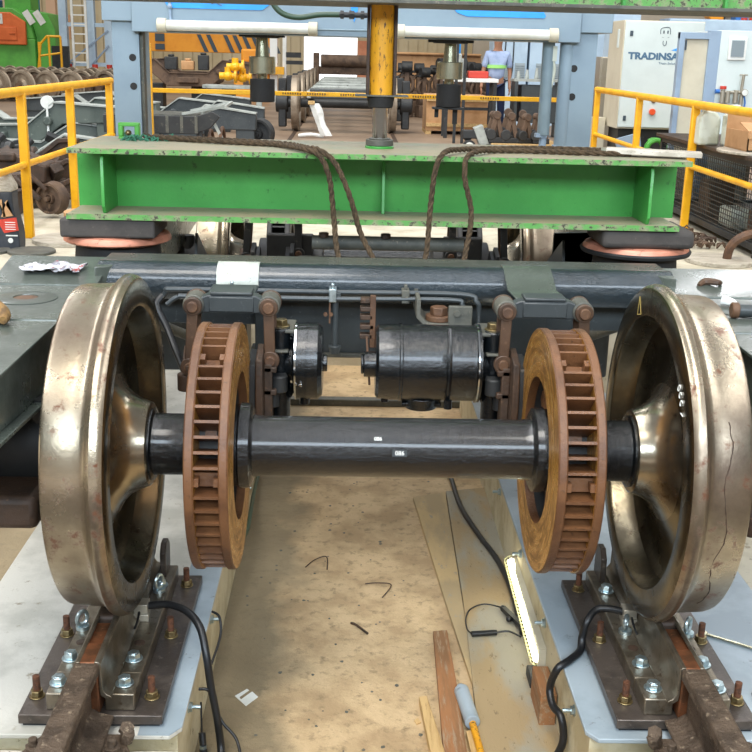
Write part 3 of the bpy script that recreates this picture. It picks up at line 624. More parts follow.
# castings between the calipers and the cylinders
for s, x0 in ((-1, .375), (1, .365)):
    nm = 'left' if s < 0 else 'right'
    t = thing('caliper_actuator', f"black actuator casting with a rusty bolt between the {nm} caliper and the {'smaller drum' if s<0 else 'larger brake cylinder'}", 'actuator', (s*x0, .5, 0))
    b = MB(); b.cyl((s*x0, .47, .26), (s*x0, .47, -.12), .035, n=20); b.cyl((s*(x0-.045), .5, .13), (s*(x0+.03), .5, .13), .07, .05, n=24)
    b.bar((s*(x0-.04), .5, .22), (s*(x0+.05), .45, .06), .05, .04); b.bar((s*(x0-.04), .5, .05), (s*(x0+.02), .47, -.08), .03, .03); b.build('body', 'black', t, bevel=.006)
    b = MB(); b.box(s*(x0-.05), s*(x0+.05), .44, .60, .245, .257); b.box(s*(x0-.03), s*(x0+.05), .42, .50, .18, .19); b.build('lug_plate', 'dust', t, bevel=.004)
    b = MB(); b.hexa((s*x0, .5, .262), .024, .02); b.cyl((s*x0, .5, .257), (s*x0, .5, .262), .032, n=20); b.build('bolt', 'goldnut', t, bevel=.002)
    b = MB(); b.cyl((s*x0, .45, -.16), (s*x0, .45, -.11), .024, n=16); b.build('lower_boss', 'bgdark', t, bevel=.003)
    b = MB(); b.cyl((s*(x0+.02), .42, -.01), (s*(x0+.02), .42, .06), .02, n=16); b.build('boss', 'bgdark', t, bevel=.003)

for s, x0, x1 in ((-1, .28, .62), (1, .30, .60)):
    nm = 'left' if s < 0 else 'right'
    t = thing('brake_cylinder', f'dark brake cylinder of the rear wheelset, {nm} one, seen below the green beam', 'brake cylinder', (s*.45, 2.5, 0))
    b = MB(); b.cyl((s*x0, 2.62, .06), (s*x1, 2.62, .06), .15, n=36); b.build('drum', 'bgdark', t, bevel=.006)
    b = MB(); b.box(s*(x0+.05), s*(x1-.05), 2.44, 2.5, .10, .26); b.build('bracket', 'bgdark', t, bevel=.006)
# axle boxes at the ends of the axles, under the side beams
for s in (-1, 1):
    for y in (0, 3.0):
        nm = f"{'left' if s<0 else 'right'} {'front' if y==0 else 'rear'}"
        t = thing('axle_box', f'dark axle box at the outer end of the {nm} wheel, under the bogie frame', 'axle box', (s*1.2, y, 0))
        b = MB(); b.lathe([(s*.985, .0), (s*.985, .14), (s*1.0, .15), (s*1.30, .15), (s*1.32, .14), (s*1.32, .0)], (0, y, 0), n=40, closed=False); b.build('housing', 'bgdark', t, bevel=.004)
        b = MB(); b.box(s*1.02, s*1.28, y-.30, y+.30, -.16, -.06); b.build('arm', 'darkrust', t, bevel=.02)
        b = MB(); b.cyl((s*1.18, y+.0, .14), (s*1.18, y+.0, .21), .10, n=30); b.cyl((s*1.045, y-.08, -.10), (s*1.045, y-.08, .17), .035, n=16); b.build('spring_pot', 'bgdark', t)
# ================================================================== things on the frame
def rag(x, y, z, m_, lab, w_=.11, d_=.045, seed=1, h=.035):
    rnd = random.Random(seed); b = MB()
    bmesh.ops.create_grid(b.bm, x_segments=26, y_segments=12, size=1)
    for v in b.bm.verts:
        u, q = v.co.x, v.co.y
        nn = mnoise.noise(V((u*2.6+seed, q*1.7, seed))); n2 = mnoise.noise(V((u*6, q*4+5, seed))); v.co = V((x+u*w_*(1+.2*n2)+.02*nn, y+q*d_*(1+.35*nn)+.012*n2, z+.004+h*max(0, .45+1.1*nn+.5*n2)*(1-.5*u*u)*(1-.4*q*q)))
    bmesh.ops.recalc_face_normals(b.bm, faces=b.bm.faces)
    o = b.build('cleaning_rag', m_, ang=80); so_ = o.modifiers.new('thickness', 'SOLIDIFY'); so_.thickness = .002
    return tag(o, lab, 'rag')
rag(-1.235, .80, .375, 'paper', 'crumpled white and red rag lying on the left end of the bogie frame')
b = MB(); b.tube([(1.16, .78, .372), (1.19, .80, .384), (1.23, .78, .385), (1.25, .80, .378)], [.008, .014, .012, .006], 8, smooth=4); tag(b.build('rag_scrap', 'linkrust'), 'small twisted brownish rag scrap on the right end of the bogie frame', 'rag')
t = thing('glove', 'tan leather glove finger resting on the left frame plate at the picture edge', 'glove', (-1.25, .13, .347))
b = MB(); b.tube([(-1.40, .22, .385), (-1.32, .20, .385), (-1.25, .16, .383), (-1.20, .10, .375), (-1.185, .05, .37)], [.035, .036, .032, .024, .012], 12, smooth=4)
b.tube([(-1.34, .10, .375), (-1.27, .08, .373), (-1.23, .03, .37)], [.022, .022, .012], 10, smooth=4); b.build('fingers', 'leather', t)
t = thing('frame_pin', 'short rusty-headed pin lying on the right frame plate by a white hook', 'pin', (1.20, .36, .347))
b = MB(); b.cyl((1.16, .36, .375), (1.35, .34, .375), .022, n=20); b.build('pin', 'darkgrey', t)
b = MB(); b.cyl((1.14, .362, .375), (1.165, .36, .375), .027, n=20); b.build('pin_head', 'rust', t, bevel=.004)
b = MB(); b.tube([(1.16, .52, .375), (1.19, .50, .37), (1.20, .44, .362), (1.24, .42, .358), (1.28, .45, .358)], [.018, .014, .010, .009, .009], 10, smooth=5); tag(b.build('hook', 'white'), 'white curved hook on the right frame plate, behind the pin', 'hook')

# ================================================================== green loading beam
gb = thing('loading_beam', 'big green steel I-beam lying across the bogie, with ropes over its dusty top', 'steel beam', (0, 1.48, .515))
x0, x1, yf, yb, zb, zt = -1.252, 1.212, 1.17, 1.80, .508, .79
b = MB(); b.box(x0, x1, yf, yb, zt-.02, zt); tf = b.build('top_flange', 'greentop', gb, bevel=.003)
b = MB(); b.box(x0, x1, yf-.001, yf+.004, zt-.021, zt-.001); b.build('chipped_edge', 'greenchip', tf)
b = MB(); b.box(x0-.02, 1.19, yf+.02, yb, zb, zb+.022); bf = b.build('bottom_flange', 'greentop', gb, bevel=.003)
b = MB(); b.box(x0-.02, 1.19, yf+.018, yf+.022, zb, zb+.022); b.build('chipped_edge', 'greenchip', bf)
b = MB(); b.box(-1.278, 1.232, 1.44, 1.47, zb+.02, zt-.019); b.build('web', 'green', gb)
for x in (-1.125, -.005, 1.065):
    b = MB(); yy = yf+.03 if abs(x) > .5 else 1.39
    b.prism([(yy+.02, zb+.022), (yy, zb+.05), (yy, zt-.05), (yy+.02, zt-.02), (1.445, zt-.02), (1.445, zb+.022)] if abs(x) > .5 else [(1.36, zb+.022), (1.40, zt-.02), (1.445, zt-.02), (1.445, zb+.022)], 'x', x-.007, x+.007); b.build('stiffener', 'green', gb, bevel=.002)
for s in (-1, 1):
    nm = 'left' if s < 0 else 'right'
    xc = -1.115 if s < 0 else 1.075
    b = MB(); b.box(xc-.19, xc+.19, 1.20, 1.52, .432, .507); tag(b.build('packing_block', 'timber', bevel=.022 if s > 0 else .01, seg=3), f'dark packing block under the {nm} end of the green beam', 'block')
    t = thing('air_spring', f'air spring with a copper-coloured top plate under the {nm} packing block', 'air spring', (xc+s*.0, 1.5, .16))
    b = MB(); b.lathe([(.431, .0), (.431, .195), (.425, .212), (.412, .221), (.400, .222), (.393, .21), (.388, .0)], (xc, 1.40, 0), axis='z', n=64, closed=False); b.build('top_plate', 'copper', t)
    if s > 0:
        b = MB(); b.lathe([(.404, .216), (.408, .227), (.400, .232), (.388, .227), (.386, .206)], (xc, 1.40, 0), axis='z', n=64); b.build('rim', 'rubber', t)
    b = MB(); b.lathe([(.387, .0), (.387, .17), (.36, .175), (.30, .18), (.25, .17), (.20, .18), (.165, .17), (.165, 0)], (xc, 1.40, 0), axis='z', n=48, closed=False); b.build('bellows', 'rubber', t)
b = MB(); b.prism([(-1.30, 1.80), (-1.22, 1.80), (-1.19, 1.86), (-1.26, 1.92)], 'z', .78, .80)
# small green clamp with the rope end on the left corner
t = thing('rope_clamp', 'small green clamp with a brass screw on the left end of the green beam', 'clamp', (-1.10, 1.70, .78))
b = MB(); b.box(-1.15, -1.06, 1.66, 1.70, .78, .80); b.box(-1.15, -1.13, 1.66, 1.70, .80, .845); b.box(-1.08, -1.06, 1.66, 1.70, .80, .845); b.box(-1.15, -1.06, 1.66, 1.70, .842, .858); b.build('body', 'machgreen', t, bevel=.004)
b = MB(); b.sph((-1.105, 1.655, .815), .014, 10); b.build('screw', 'goldnut', t)
def rope(pts, r, lab, m_='rope'):
    pts = [V(p) for p in pts]; out = []
    for i in range(len(pts)-1):
        a = pts[max(i-1, 0)]; p = pts[i]; c = pts[i+1]; d = pts[min(i+2, len(pts)-1)]; k = max(3, int((c-p).length/.012))
        for j in range(k):
            q = j/k; out.append(.5*((2*p)+(c-a)*q+(2*a-5*p+4*c-d)*q*q+(3*p-3*c+d-a)*q**3))
    out.append(pts[-1]); b = MB()
    for st in range(3):
        P = []
        for i, p in enumerate(out):
            d = (out[min(i+1, len(out)-1)]-out[max(i-1, 0)]).normalized(); u = d.cross(V((.3, .1, .95))).normalized(); w2 = d.cross(u)
            a = i*.75+st*2*PI/3; P.append(p+(u*math.cos(a)+w2*math.sin(a))*r*.52)
        b.tube(P, r*.58, 6)
    return tag(b.build('rope', m_, ang=70), lab, 'rope')
rope([(-1.04, 1.66, .806), (-.98, 1.60, .803), (-.86, 1.56, .802), (-.62, 1.46, .802), (-.45, 1.40, .802), (-.37, 1.25, .806), (-.32, 1.15, .806), (-.265, 1.125, .785), (-.225, 1.12, .70), (-.205, 1.12, .54), (-.19, 1.08, .42), (-.16, 1.04, .34), (-.13, 1.02, .30)], .011, 'brown twisted rope over the green beam, leftmost of its hanging loops')
rope([(-1.0, 1.68, .802), (-.92, 1.63, .802), (-.80, 1.60, .802), (-.58, 1.52, .802), (-.40, 1.42, .802), (-.32, 1.22, .806), (-.27, 1.14, .806), (-.205, 1.12, .76), (-.145, 1.11, .635), (-.10, 1.12, .49), (-.05, 1.07, .40), (-.01, 1.03, .32), (.06, 1.02, .28), (.13, 1.03, .32), (.16, 1.07, .41), (.175, 1.11, .62), (.19, 1.12, .75), (.225, 1.15, .806), (.30, 1.30, .806), (.42, 1.42, .802), (.65, 1.50, .802), (.91, 1.48, .802)], .011, 'brown twisted rope looping down in front of the green beam, inner pair of falls')
rope([(.29, 1.02, .29), (.30, 1.04, .35), (.318, 1.08, .43), (.337, 1.12, .57), (.305, 1.12, .71), (.31, 1.14, .785), (.36, 1.22, .806), (.45, 1.34, .802), (.62, 1.36, .802), (.80, 1.33, .802), (1.0, 1.32, .802)], .011, 'brown twisted rope over the green beam, rightmost of its hanging loops')
b = MB()
rnd = random.Random(3)
for k in range(26):
    x = rnd.uniform(-1.12, -.92); y = rnd.uniform(1.55, 1.68)
    b.tube([(x, y, .787), (x+rnd.uniform(-.03, .03), y+rnd.uniform(-.03, .02), .80+rnd.random()*.015), (x+rnd.uniform(-.05, .05), y+rnd.uniform(-.05, .02), .787)], .004, 5, smooth=3)
tag(b.build('frayed_rope_end', 'ropegreen'), 'frayed green rope strands on the left end of the green beam', 'rope strands', kind='stuff')
b = MB(); b.box(-.19, .19, -.05, .05, 0, .02, Matrix.Translation((1.095, 1.33, .800)) @ Matrix.Rotation(math.radians(-14), 4, 'Z') @ Matrix.Rotation(math.radians(.6), 4, 'Y'))
tag(b.build('plank', 'paleplank', bevel=.002), 'thin greyed plank lying on the right end of the green beam', 'plank')

# press cylinder in the middle
t = thing('press_cylinder', 'worn yellow hydraulic press cylinder with a chrome rod standing on the green beam', 'hydraulic cylinder', (-.02, 1.48, .78))
b = MB(); b.cyl((-.023, 1.48, 1.005), (-.023, 1.48, 1.55), .048, n=40); b.build('barrel', 'yellowwear', t)
for s in (-1, 1):
    b = MB(); b.box(-.023+s*.049, -.023+s*.062, 1.46, 1.53, 1.005, 1.55); b.build('side_strip', 'darkrust', t, bevel=.002)
b = MB(); b.box(-.13, .09, 1.42, 1.56, 1.0, 1.007); b.build('flange_plate', 'dust', t, bevel=.002)
b = MB(); b.cyl((-.023, 1.48, .955), (-.023, 1.48, 1.0), .050, .058, n=40); b.build('gland', 'rubber', t, bevel=.004)
b = MB(); b.cyl((-.023, 1.48, .82), (-.023, 1.48, .955), .032, n=40); b.build('rod', 'chrome', t)
b = MB(); b.cyl((-.023, 1.48, .80), (-.023, 1.48, .826), .058, n=40); b.cyl((-.023, 1.48, .826), (-.023, 1.48, .832), .045, n=40); b.build('foot', 'dust', t, bevel=.003)
b = MB(); b.cyl((-.023, 1.48, .78), (-.023, 1.48, .80), .06, n=40); b.build('foot_pad', 'green', t, bevel=.003)
ub = thing('press_crossbeam', 'green upper crossbeam with a dusty lower edge along the top of the picture', 'steel beam', (0, 1.48, 1.37))
b = MB(); b.box(-1.7, 1.75, 1.25, 1.75, 1.358, 1.372); b.build('bottom_flange', 'dust', ub, bevel=.002)
b = MB(); b.box(-1.7, 1.75, 1.29, 1.31, 1.372, 1.70); b.build('web', 'greenchip', ub)
for x in (.10, .50, .9, 1.3):
    b = MB(); b.box(x, x+.012, 1.26, 1.30, 1.372, 1.66); b.build('rib', 'green', ub)

# ================================================================== blue-grey portal
PY = 3.8
pt = thing('portal_frame', 'blue-grey steel portal frame spanning behind the green beam', 'portal frame', (-.12, PY, -.2))
for a, c_, s in ((-1.61, -1.445, -1), (1.205, 1.365, 1)):
    b = MB(); b.box(a, c_, PY, PY+.35, -.2, 1.36); lg = b.build('leg', 'portal', pt, bevel=.004)
    for z in (1.11, .94):
        b = MB(); b.cyl(((a+c_)/2+(.04 if s < 0 else -.055), PY-.002, z), ((a+c_)/2+(.04 if s < 0 else -.055), PY+.01, z), .022, n=20); b.build('bolt_hole', 'rubber', lg)
    if s < 0:
        b = MB(); b.box(-1.443, -1.425, PY+.02, PY+.1, -.2, 1.36); b.build('guide_channel', 'dust', pt)
    b = MB(); b.box(a-.14, c_+.14, PY-.08, PY+.42, -.2, -.185); b.build('foot_plate', 'portal_d', pt, bevel=.003)
b = MB(); b.box(-1.475, 1.245, PY-.06, PY+.30, 1.262, 1.62); b.build('cross_beam', 'portal', pt, bevel=.004)
b = MB(); b.box(-1.66, -1.478, PY-.03, PY+.30, 1.322, 1.62); b.build('beam_end', 'portal', pt, bevel=.004)
b = MB(); b.box(1.248, 1.445, PY-.03, PY+.30, 1.322, 1.62); b.build('beam_end', 'portal', pt, bevel=.004)
YF = PY-.062
for a, c_, nm, zb_ in ((-1.26, -.64, 'left', 1.402), (.445, 1.025, 'right', 1.398)):
    P = [(a+.03, zb_), (c_-.05, zb_), (c_+.02, zb_+.05), (c_+.02, 1.60), (a-.02, 1.60), (a-.02, zb_+.05), (a, zb_+.015)]
    if nm == 'right': P = [(a+.10, zb_), (c_-.01, zb_), (c_, zb_+.012), (c_-.03, zb_+.06), (c_-.05, 1.60), (a-.05, 1.60), (a, zb_+.06), (a+.04, zb_+.02)]
    b = MB(); b.prism(P, 'y', YF-.004, YF); sg = b.build('sign_panel', 'signblue', pt, bevel=.001, label=f'bright blue rounded panel on the {nm} half of the beam')
    if nm == 'left':
        b = MB(); b.tube([(-.99, YF-.006, 1.43), (-.97, YF-.006, 1.445), (-.95, YF-.006, 1.43), (-.93, YF-.006, 1.425)], .004, 6, smooth=4); b.build('lettering', 'lettering', sg)
b = MB(); b.prism([(-.155, 1.415), (-.135, 1.345), (-.115, 1.415), (-.10, 1.60), (-.17, 1.60)], 'y', YF-.004, YF); b.build('sign_arrow', 'signblue', pt, label='blue pointed arrow left of the yellow cylinder')
for a, c_, nm in ((-1.315, -.355, 'left'), (.115, 1.10, 'right')):
    t = thing('strip_light', f'long white unlit strip light under the {nm} half of the portal beam', 'light', ((a+c_)/2, YF-.03, 1.27))
    zz = 1.302 if nm == 'left' else 1.302
    b = MB(); b.cyl((a+.05, YF-.035, zz), (c_-.05, YF-.035, zz), .031, n=28); b.build('diffuser', 'lampwhite', t)
    for x in (a, c_-.055):
        b = MB(); b.cyl((x, YF-.035, zz), (x+.055, YF-.035, zz), .041, n=28); b.build('end_cap', 'cream', t, bevel=.004)
    b = MB(); b.box(a+.06, c_-.06, YF-.04, YF, zz-.028, zz-.02); b.build('housing', 'stainless', t)
b = MB(); b.tube([(-.37, YF-.01, 1.30), (.10, YF-.01, 1.303)], .005, 8); tag(b.build('conduit', 'portal_d'), 'thin conduit joining the two strip lights', 'conduit')
b = MB(); b.tube([(-1.24, YF-.012, 1.60), (-1.24, YF-.012, 1.36), (-1.225, YF-.012, 1.325), (-1.19, YF-.012, 1.315), (-1.14, YF-.02, 1.32)], .009, 8, smooth=4); b.sph((-1.24, YF-.015, 1.41), .016, 10); tag(b.build('conduit', 'bluegrey'), 'grey curved cable conduit at the left end of the portal beam', 'conduit')
t = thing('hydraulic_hose', 'dark green hydraulic hose curving across the top to the yellow cylinder', 'hose', (-.3, 3.4, 1.4))
b = MB(); b.tube([(-.60, 3.3, 1.60), (-.60, 3.3, 1.46), (-.575, 3.3, 1.40), (-.52, 3.3, 1.365), (-.44, 3.3, 1.355), (-.33, 3.3, 1.372), (-.22, 3.3, 1.375)], .016, 12, smooth=8); b.build('hose', 'hosedk', t)
b = MB(); b.cyl((-.23, 3.3, 1.375), (-.05, 3.3, 1.375), .015, n=14); b.hexa((-.215, 3.3, 1.375), .024, .02, (1, 0, 0)); b.hexa((-.165, 3.3, 1.375), .024, .03, (1, 0, 0)); b.hexa((-.10, 3.3, 1.375), .024, .02, (1, 0, 0)); b.build('coupling', 'bgdark', t)

def jack(x, lab, zs):
    t = thing('hanging_jack', lab, 'jack', (x, PY+.12, zs-.5))
    y = PY+.12
    b = MB(); b.cyl((x, y, zs+.03), (x, y, zs+.06), .11, n=24); b.box(x-.14, x+.14, y-.05, y+.05, zs+.035, zs+.06); b.build('mounting_flange', 'bgdark', t, bevel=.003)
    b = MB(); b.cyl((x, y, zs-.10), (x, y, zs+.03), .045, .036, n=28); b.cyl((x, y, zs-.24), (x, y, zs-.10), .03, n=24); b.build('rod', 'jack', t)
    b = MB(); b.cyl((x, y, zs-.185), (x, y, zs-.080), .082, n=36); b.build('upper_ring', 'jack', t, bevel=.004)
    b = MB(); b.cyl((x, y, zs-.355), (x, y, zs-.215), .078, n=36); b.build('lower_cup', 'rubber', t, bevel=.004)
    if x > 0:
        b = MB(); b.box(x-.10, x+.10, y-.06, y+.06, zs-.368, zs-.356); b.box(x-.085, x-.06, y-.01, y+.01, zs-.42, zs-.36); b.box(x+.03, x+.06, y-.01, y+.01, zs-.46, zs-.36); b.build('foot_plate', 'bgdark', t)
jack(-.705, 'hanging steel jack under the portal beam, left of the yellow cylinder', 1.215)
jack(.47, 'hanging steel jack under the portal beam, right of the yellow cylinder', 1.21)
for x, lab, zt_, zm, w_ in ((1.07, 'darker blue-grey vertical cylinder beside the right portal leg, the left one of the pair', 1.262, .70, .038), (1.185, 'lighter blue-grey vertical cylinder right against the right portal leg', 1.262, .63, .044)):
    t = thing('vertical_cylinder', lab, 'hydraulic cylinder', (x, PY+.02, -.2))
    b = MB(); b.cyl((x, PY+.03, zm), (x, PY+.03, zt_), w_, n=28); b.build('barrel', 'portal_d' if x < 1.1 else 'portal', t, bevel=.003)
    b = MB(); b.cyl((x, PY+.03, -.2), (x, PY+.03, zm), w_*.62, n=24); b.build('rod', 'bluegrey', t)
    b = MB(); b.box(x-.05, x+.02, PY, PY+.06, zm-.012, zm+.012); b.build('clamp', 'bluegrey', t)
b = MB(); b.tube([(1.10, PY+.02, 1.24), (1.09, PY+.02, 1.18), (1.11, PY+.02, 1.10), (1.09, PY+.02, .98)], .014, 8, smooth=5); b.box(1.08, 1.12, PY, PY+.03, 1.15, 1.24)
tag(b.build('hose', 'plasticw'), 'pale hose fitting between the two vertical cylinders by the right portal leg', 'hose')
# barrier rail behind the portal
t = thing('barrier_rail', 'thin yellow barrier rail with black print crossing behind the portal', 'barrier', (-.1, 4.6, -.2))
b = MB(); b.box(-1.55, 1.33, 4.59, 4.62, .875, .905); b.build('rail', 'yellow', t, bevel=.003)
b = MB(); b.box(-1.545, -1.515, 4.58, 4.62, -.2, 1.2); b.build('post', 'yellow', t, bevel=.003)
b = MB(); b.box(1.33, 1.37, 4.58, 4.62, -.2, 1.0); b.build('post', 'yellow', t, bevel=.003)
b = MB(); rnd = random.Random(5)
for x0_ in (-.62, -.45, -.22, .28, .42, .75):
    for k in range(8): b.box(x0_+k*.017, x0_+k*.017+.008, 4.587, 4.5905, .883+rnd.random()*.003, .897)
b.build('print', 'rust', t)

# ================================================================== yellow handrails
def handrail(name_label, x, ys, ylast, y0, z1=.845, z2=.33):
    t = thing('handrail', name_label, 'handrail', (x, ys[0], -.2))
    b = MB(); b.tube([(x, y0, z1), (x, ylast, z1)], .033, 14); b.build('top_rail', 'yellow', t)
    b = MB(); b.tube([(x, y0, z2), (x, ylast, z2)], .024, 12); b.build('mid_rail', 'yellow', t)
    for y in ys:
        b = MB(); b.box(x-.032, x+.032, y-.025, y+.025, -.2, z1-.01); b.build('post', 'yellow', t, bevel=.008)
    return t
handrail('yellow tubular handrail beside the stacked bogie frames on the left', -2.5, [4.88, 6.27, 7.8], 7.9, 2.0, .85, .335)
handrail('yellow tubular handrail in front of the pale control cabinets on the right', 2.7, [6.0, 7.83, 9.75], 9.8, 2.0, .83, .33)

# ================================================================== loose things on the pit floor
def flat(name, pts, z0, z1, m_, lab, cat, bev=.002, **k):
    b = MB(); b.prism(pts, 'z', z0, z1); return tag(b.build(name, m_, bevel=bev), lab, cat, **k)
flat('floor_board', [(.376, 2.006), (.59, 2.067), (.60, .861), (.605, -.35), (.30, -.35), (.351, .855)], -1.0, -.975, 'grayboard', 'wide dusty grey board along the foot of the right bed wall', 'board')
flat('floor_board', [(.203, 1.934), (.372, 2.004), (.349, .855), (.333, .132), (.277, .853), (.242, 1.374)], -1.0, -.98, 'board', 'tapering dusty plywood offcut left of the wide grey board', 'board')
flat('wood_plank', [(.209, .593), (.264, .602), (.267, .257), (.262, -.30), (.185, -.30), (.198, .192)], -1.0, -.975, 'woodor', 'short orange-brown wooden plank on the pit floor', 'plank')
flat('wood_stick', [(.127, .135), (.155, .141), (.20, -.25), (.15, -.25)], -1.0, -.97, 'wood', 'pale wooden stick left of the orange-brown plank', 'stick')
flat('wood_stick', [(.272, -.055), (.297, -.045), (.31, -.25), (.28, -.25)], -1.0, -.975, 'wood', 'pale short wooden stick between the orange-brown plank and the grey tool', 'stick')
flat('wood_chip', [(.105, .03), (.118, .045), (.128, .02), (.112, .01)], -1.0, -.994, 'wood', 'tiny pale wood chip on the pit floor', 'wood chip', .001)
t = thing('grinding_tool', 'grey cylindrical tool with a yellowish handle lying beside the orange-brown plank', 'tool', (.28, .05, -1.0))
b = MB(); b.cyl((.277, .165, -.962), (.296, -.03, -.962), .026, n=24); b.cyl((.275, .19, -.962), (.277, .165, -.962), .012, .022, n=16); b.build('body', 'bedplate', t, bevel=.003)
b = MB(); b.cyl((.296, -.03, -.965), (.312, -.27, -.97), .012, n=14); b.build('handle', 'yellowwear', t)
b = MB(); b.prism([(-.516, .172), (-.478, .216), (-.470, .208), (-.500, .166), (-.493, .150), (-.462, .195), (-.4575, .199), (-.435, .167), (-.472, .112)], 'z', -1.0, -.998)
tag(b.build('metal_shim', 'white'), 'small white slotted shim plate on the pit floor near the left wall', 'shim')
flat('stone_chip', [(-.16, 2.95), (-.10, 3.0), (.02, 2.95), (-.04, 2.88)], -1.0, -.985, 'woodor', 'flat brown chip on the pit floor seen under the brake cylinders', 'stone')
def wire(pts, lab, r=.0025, m_='darkrust'):
    b = MB(); b.tube(pts, r, 6, smooth=5); return tag(b.build('wire_scrap', m_), lab, 'wire')
wire([(-.31, 1.17, -.997), (-.27, 1.23, -.99), (-.22, 1.25, -.985), (-.215, 1.15, -.997)], 'thin bent wire on the pit floor below the left end of the axle')
wire([(-.05, 1.02, -.997), (.00, 1.02, -.992), (.06, .99, -.985), (.02, .90, -.997)], 'thin bent wire near the middle of the pit floor')
wire([(-.11, .68, -.994), (-.09, .66, -.99), (-.045, .60, -.994)], 'short dark pin scrap lying mid-floor between the beds', .005)
b = MB(); rnd = random.Random(11)
for k in range(90):
    x, y = rnd.uniform(-.55, .35), rnd.uniform(-.2, 2.9); q = rnd.uniform(.003, .009); a = rnd.uniform(0, 6)
    if x > .14 and y < 2.0: x -= .4
    P = [(x+q*rnd.uniform(.6, 1.2)*math.cos(a+k2*PI/3), y+q*rnd.uniform(.5, 1.2)*math.sin(a+k2*PI/3)) for k2 in range(6)]
    b.prism(P, 'z', -1.0, -.9985)
tag(b.build('floor_stains', 'dust'), 'scattered dark flakes on the sandy pit floor', 'flakes', kind='stuff')

# cables
def cable(pts, r, lab, sm=8, m_='cable', name='cable'):
    b = MB(); b.tube(pts, r, 12, smooth=sm); return tag(b.build(name, m_), lab, 'cable')
cable([(-.80, .025, -.575), (-.75, .022, -.565), (-.70, .01, -.558), (-.64, -.03, -.562), (-.595, -.08, -.59), (-.57, -.13, -.66), (-.555, -.15, -.76), (-.535, -.17, -.86), (-.52, -.20, -.97), (-.50, -.40, -.985)], .0125, 'thick black cable arching from the sensor on the left pad down to the pit floor')
cable([(.79, .025, -.575), (.735, .03, -.565), (.69, .03, -.57), (.655, .0, -.60), (.645, .0, -.655), (.635, -.03, -.685), (.59, -.09, -.685), (.545, -.12, -.70), (.53, -.10, -.78), (.535, -.14, -.82), (.553, -.19, -.83), (.56, -.215, -.90), (.53, -.24, -.985), (.50, -.5, -.985)], .0125, 'thick black cable looping from the sensor on the right pad over the bed edge')
b = MB(); b.box(.655, .672, .03, .05, -.70, -.66)
cable([(.41, 2.3, -.985), (.415, 2.15, -.962), (.43, 1.77, -.962), (.485, 1.43, -.96), (.535, 1.19, -.96), (.555, .90, -.95), (.55, .55, -.955)], .012, 'black cable lying along the wide grey board by the right bed')
cable([(-.60, .90, -.72), (-.585, .88, -.76), (-.56, 1.10, -.80), (-.565, 1.35, -.82), (-.575, 1.6, -.85), (-.585, 2.0, -.9), (-.588, 2.3, -.95)], .009, 'greenish-black cable clipped along the left bed wall', m_='hosedk')
cable([(-.592, .19, -.68), (-.565, .17, -.69), (-.558, .13, -.74), (-.58, .05, -.80)], .0045, 'thin black cable bending over the left bed edge')
cable([(-.592, -.16, -.76), (-.565, -.16, -.762), (-.55, -.15, -.80), (-.52, -.17, -.87), (-.47, -.20, -.92), (-.44, -.30, -.98)], .005, 'thin black cable running from the near anchor bolt of the left bed')
t = thing('cable_connector', 'black inline cable connector hanging by the left bed wall at the bottom', 'connector', (-.58, -.22, -.95))
b = MB(); b.tube([(-.585, -.17, -.80), (-.582, -.19, -.86), (-.58, -.2, -.90)], .003, 6, smooth=3); b.build('lead', 'cable', t)
b = MB(); b.cyl((-.58, -.2, -.89), (-.575, -.215, -.925), .011, n=12); b.cyl((-.575, -.215, -.94), (-.57, -.23, -.985), .013, n=12); b.build('plug', 'cable', t)
b = MB(); b.cyl((-.575, -.215, -.925), (-.575, -.215, -.94), .011, n=12); b.build('ring', 'zinc', t)
t = thing('cable_hook', 'black-handled wire loop lying on the wide grey board', 'hook', (.43, .6, -.975))
b = MB(); b.cyl((.355, .552, -.963), (.452, .565, -.963), .011, n=14); b.build('handle', 'cable', t)
b = MB(); b.tube([(.355, .552, -.963), (.342, .60, -.968), (.345, .68, -.968), (.37, .75, -.965), (.43, .785, -.96), (.495, .75, -.955)], .003, 6, smooth=6); b.tube([(.452, .565, -.963), (.50, .57, -.96), (.54, .53, -.96)], .004, 6, smooth=4); b.sph((.50, .745, -.955), .012, 10); b.sph((.512, .655, -.955), .012, 10)
b.bar((.50, .745, -.955), (.56, .58, -.95), .02, .018); b.build('loop', 'cable', t)

# inspection light on the wall of the right bed
t = thing('inspection_light', 'lit fluorescent tube light in a cream wire guard on the right bed wall', 'light', (.55, .55, -.87))
p0, p1 = V((.552, .93, -.84)), V((.552, .24, -.88))
b = MB(); b.cyl(p0, p1, .016, n=16); b.build('tube', 'tubelight', t)
b = MB()
for k in range(30):
    q = p0.lerp(p1, k/29); b.tube([q+V((math.cos(a)*.026-.002, 0, math.sin(a)*.026)) for a in [PI*.5+PI*i/8 for i in range(9)]], .0014, 5)
for a in (PI*.6, PI*.8, PI, PI*1.2, PI*1.4):
    o = V((math.cos(a)*.026-.002, 0, math.sin(a)*.026)); b.tube([p0+o, p1+o], .0012, 5)
b.build('wire_guard', 'guard', t)
b = MB(); b.box(.552, .578, .22, .95, -.905, -.83); b.build('housing', 'cream', t)
b = MB(); b.box(.52, .575, -.02, .16, -1.0, -.86); tag(b.build('wood_block', 'woodor', bevel=.003), 'small wooden block wedged at the foot of the right bed wall', 'block')
b = MB(); b.box(.525, .57, .20, .30, -1.0, -.94); tag(b.build('transformer', 'bgdark', bevel=.005), 'small black box on the pit floor below the lit tube', 'box')
t = thing('spanner', 'thin steel spanner lying on the right bed plate', 'spanner', (1.2, .05, -.7))
b = MB(); b.bar((1.09, .10, -.694), (1.28, -.03, -.694), .012, .006); b.cyl((1.085, .105, -.698), (1.085, .105, -.690), .015, n=16); b.build('handle', 'jack', t, bevel=.002)
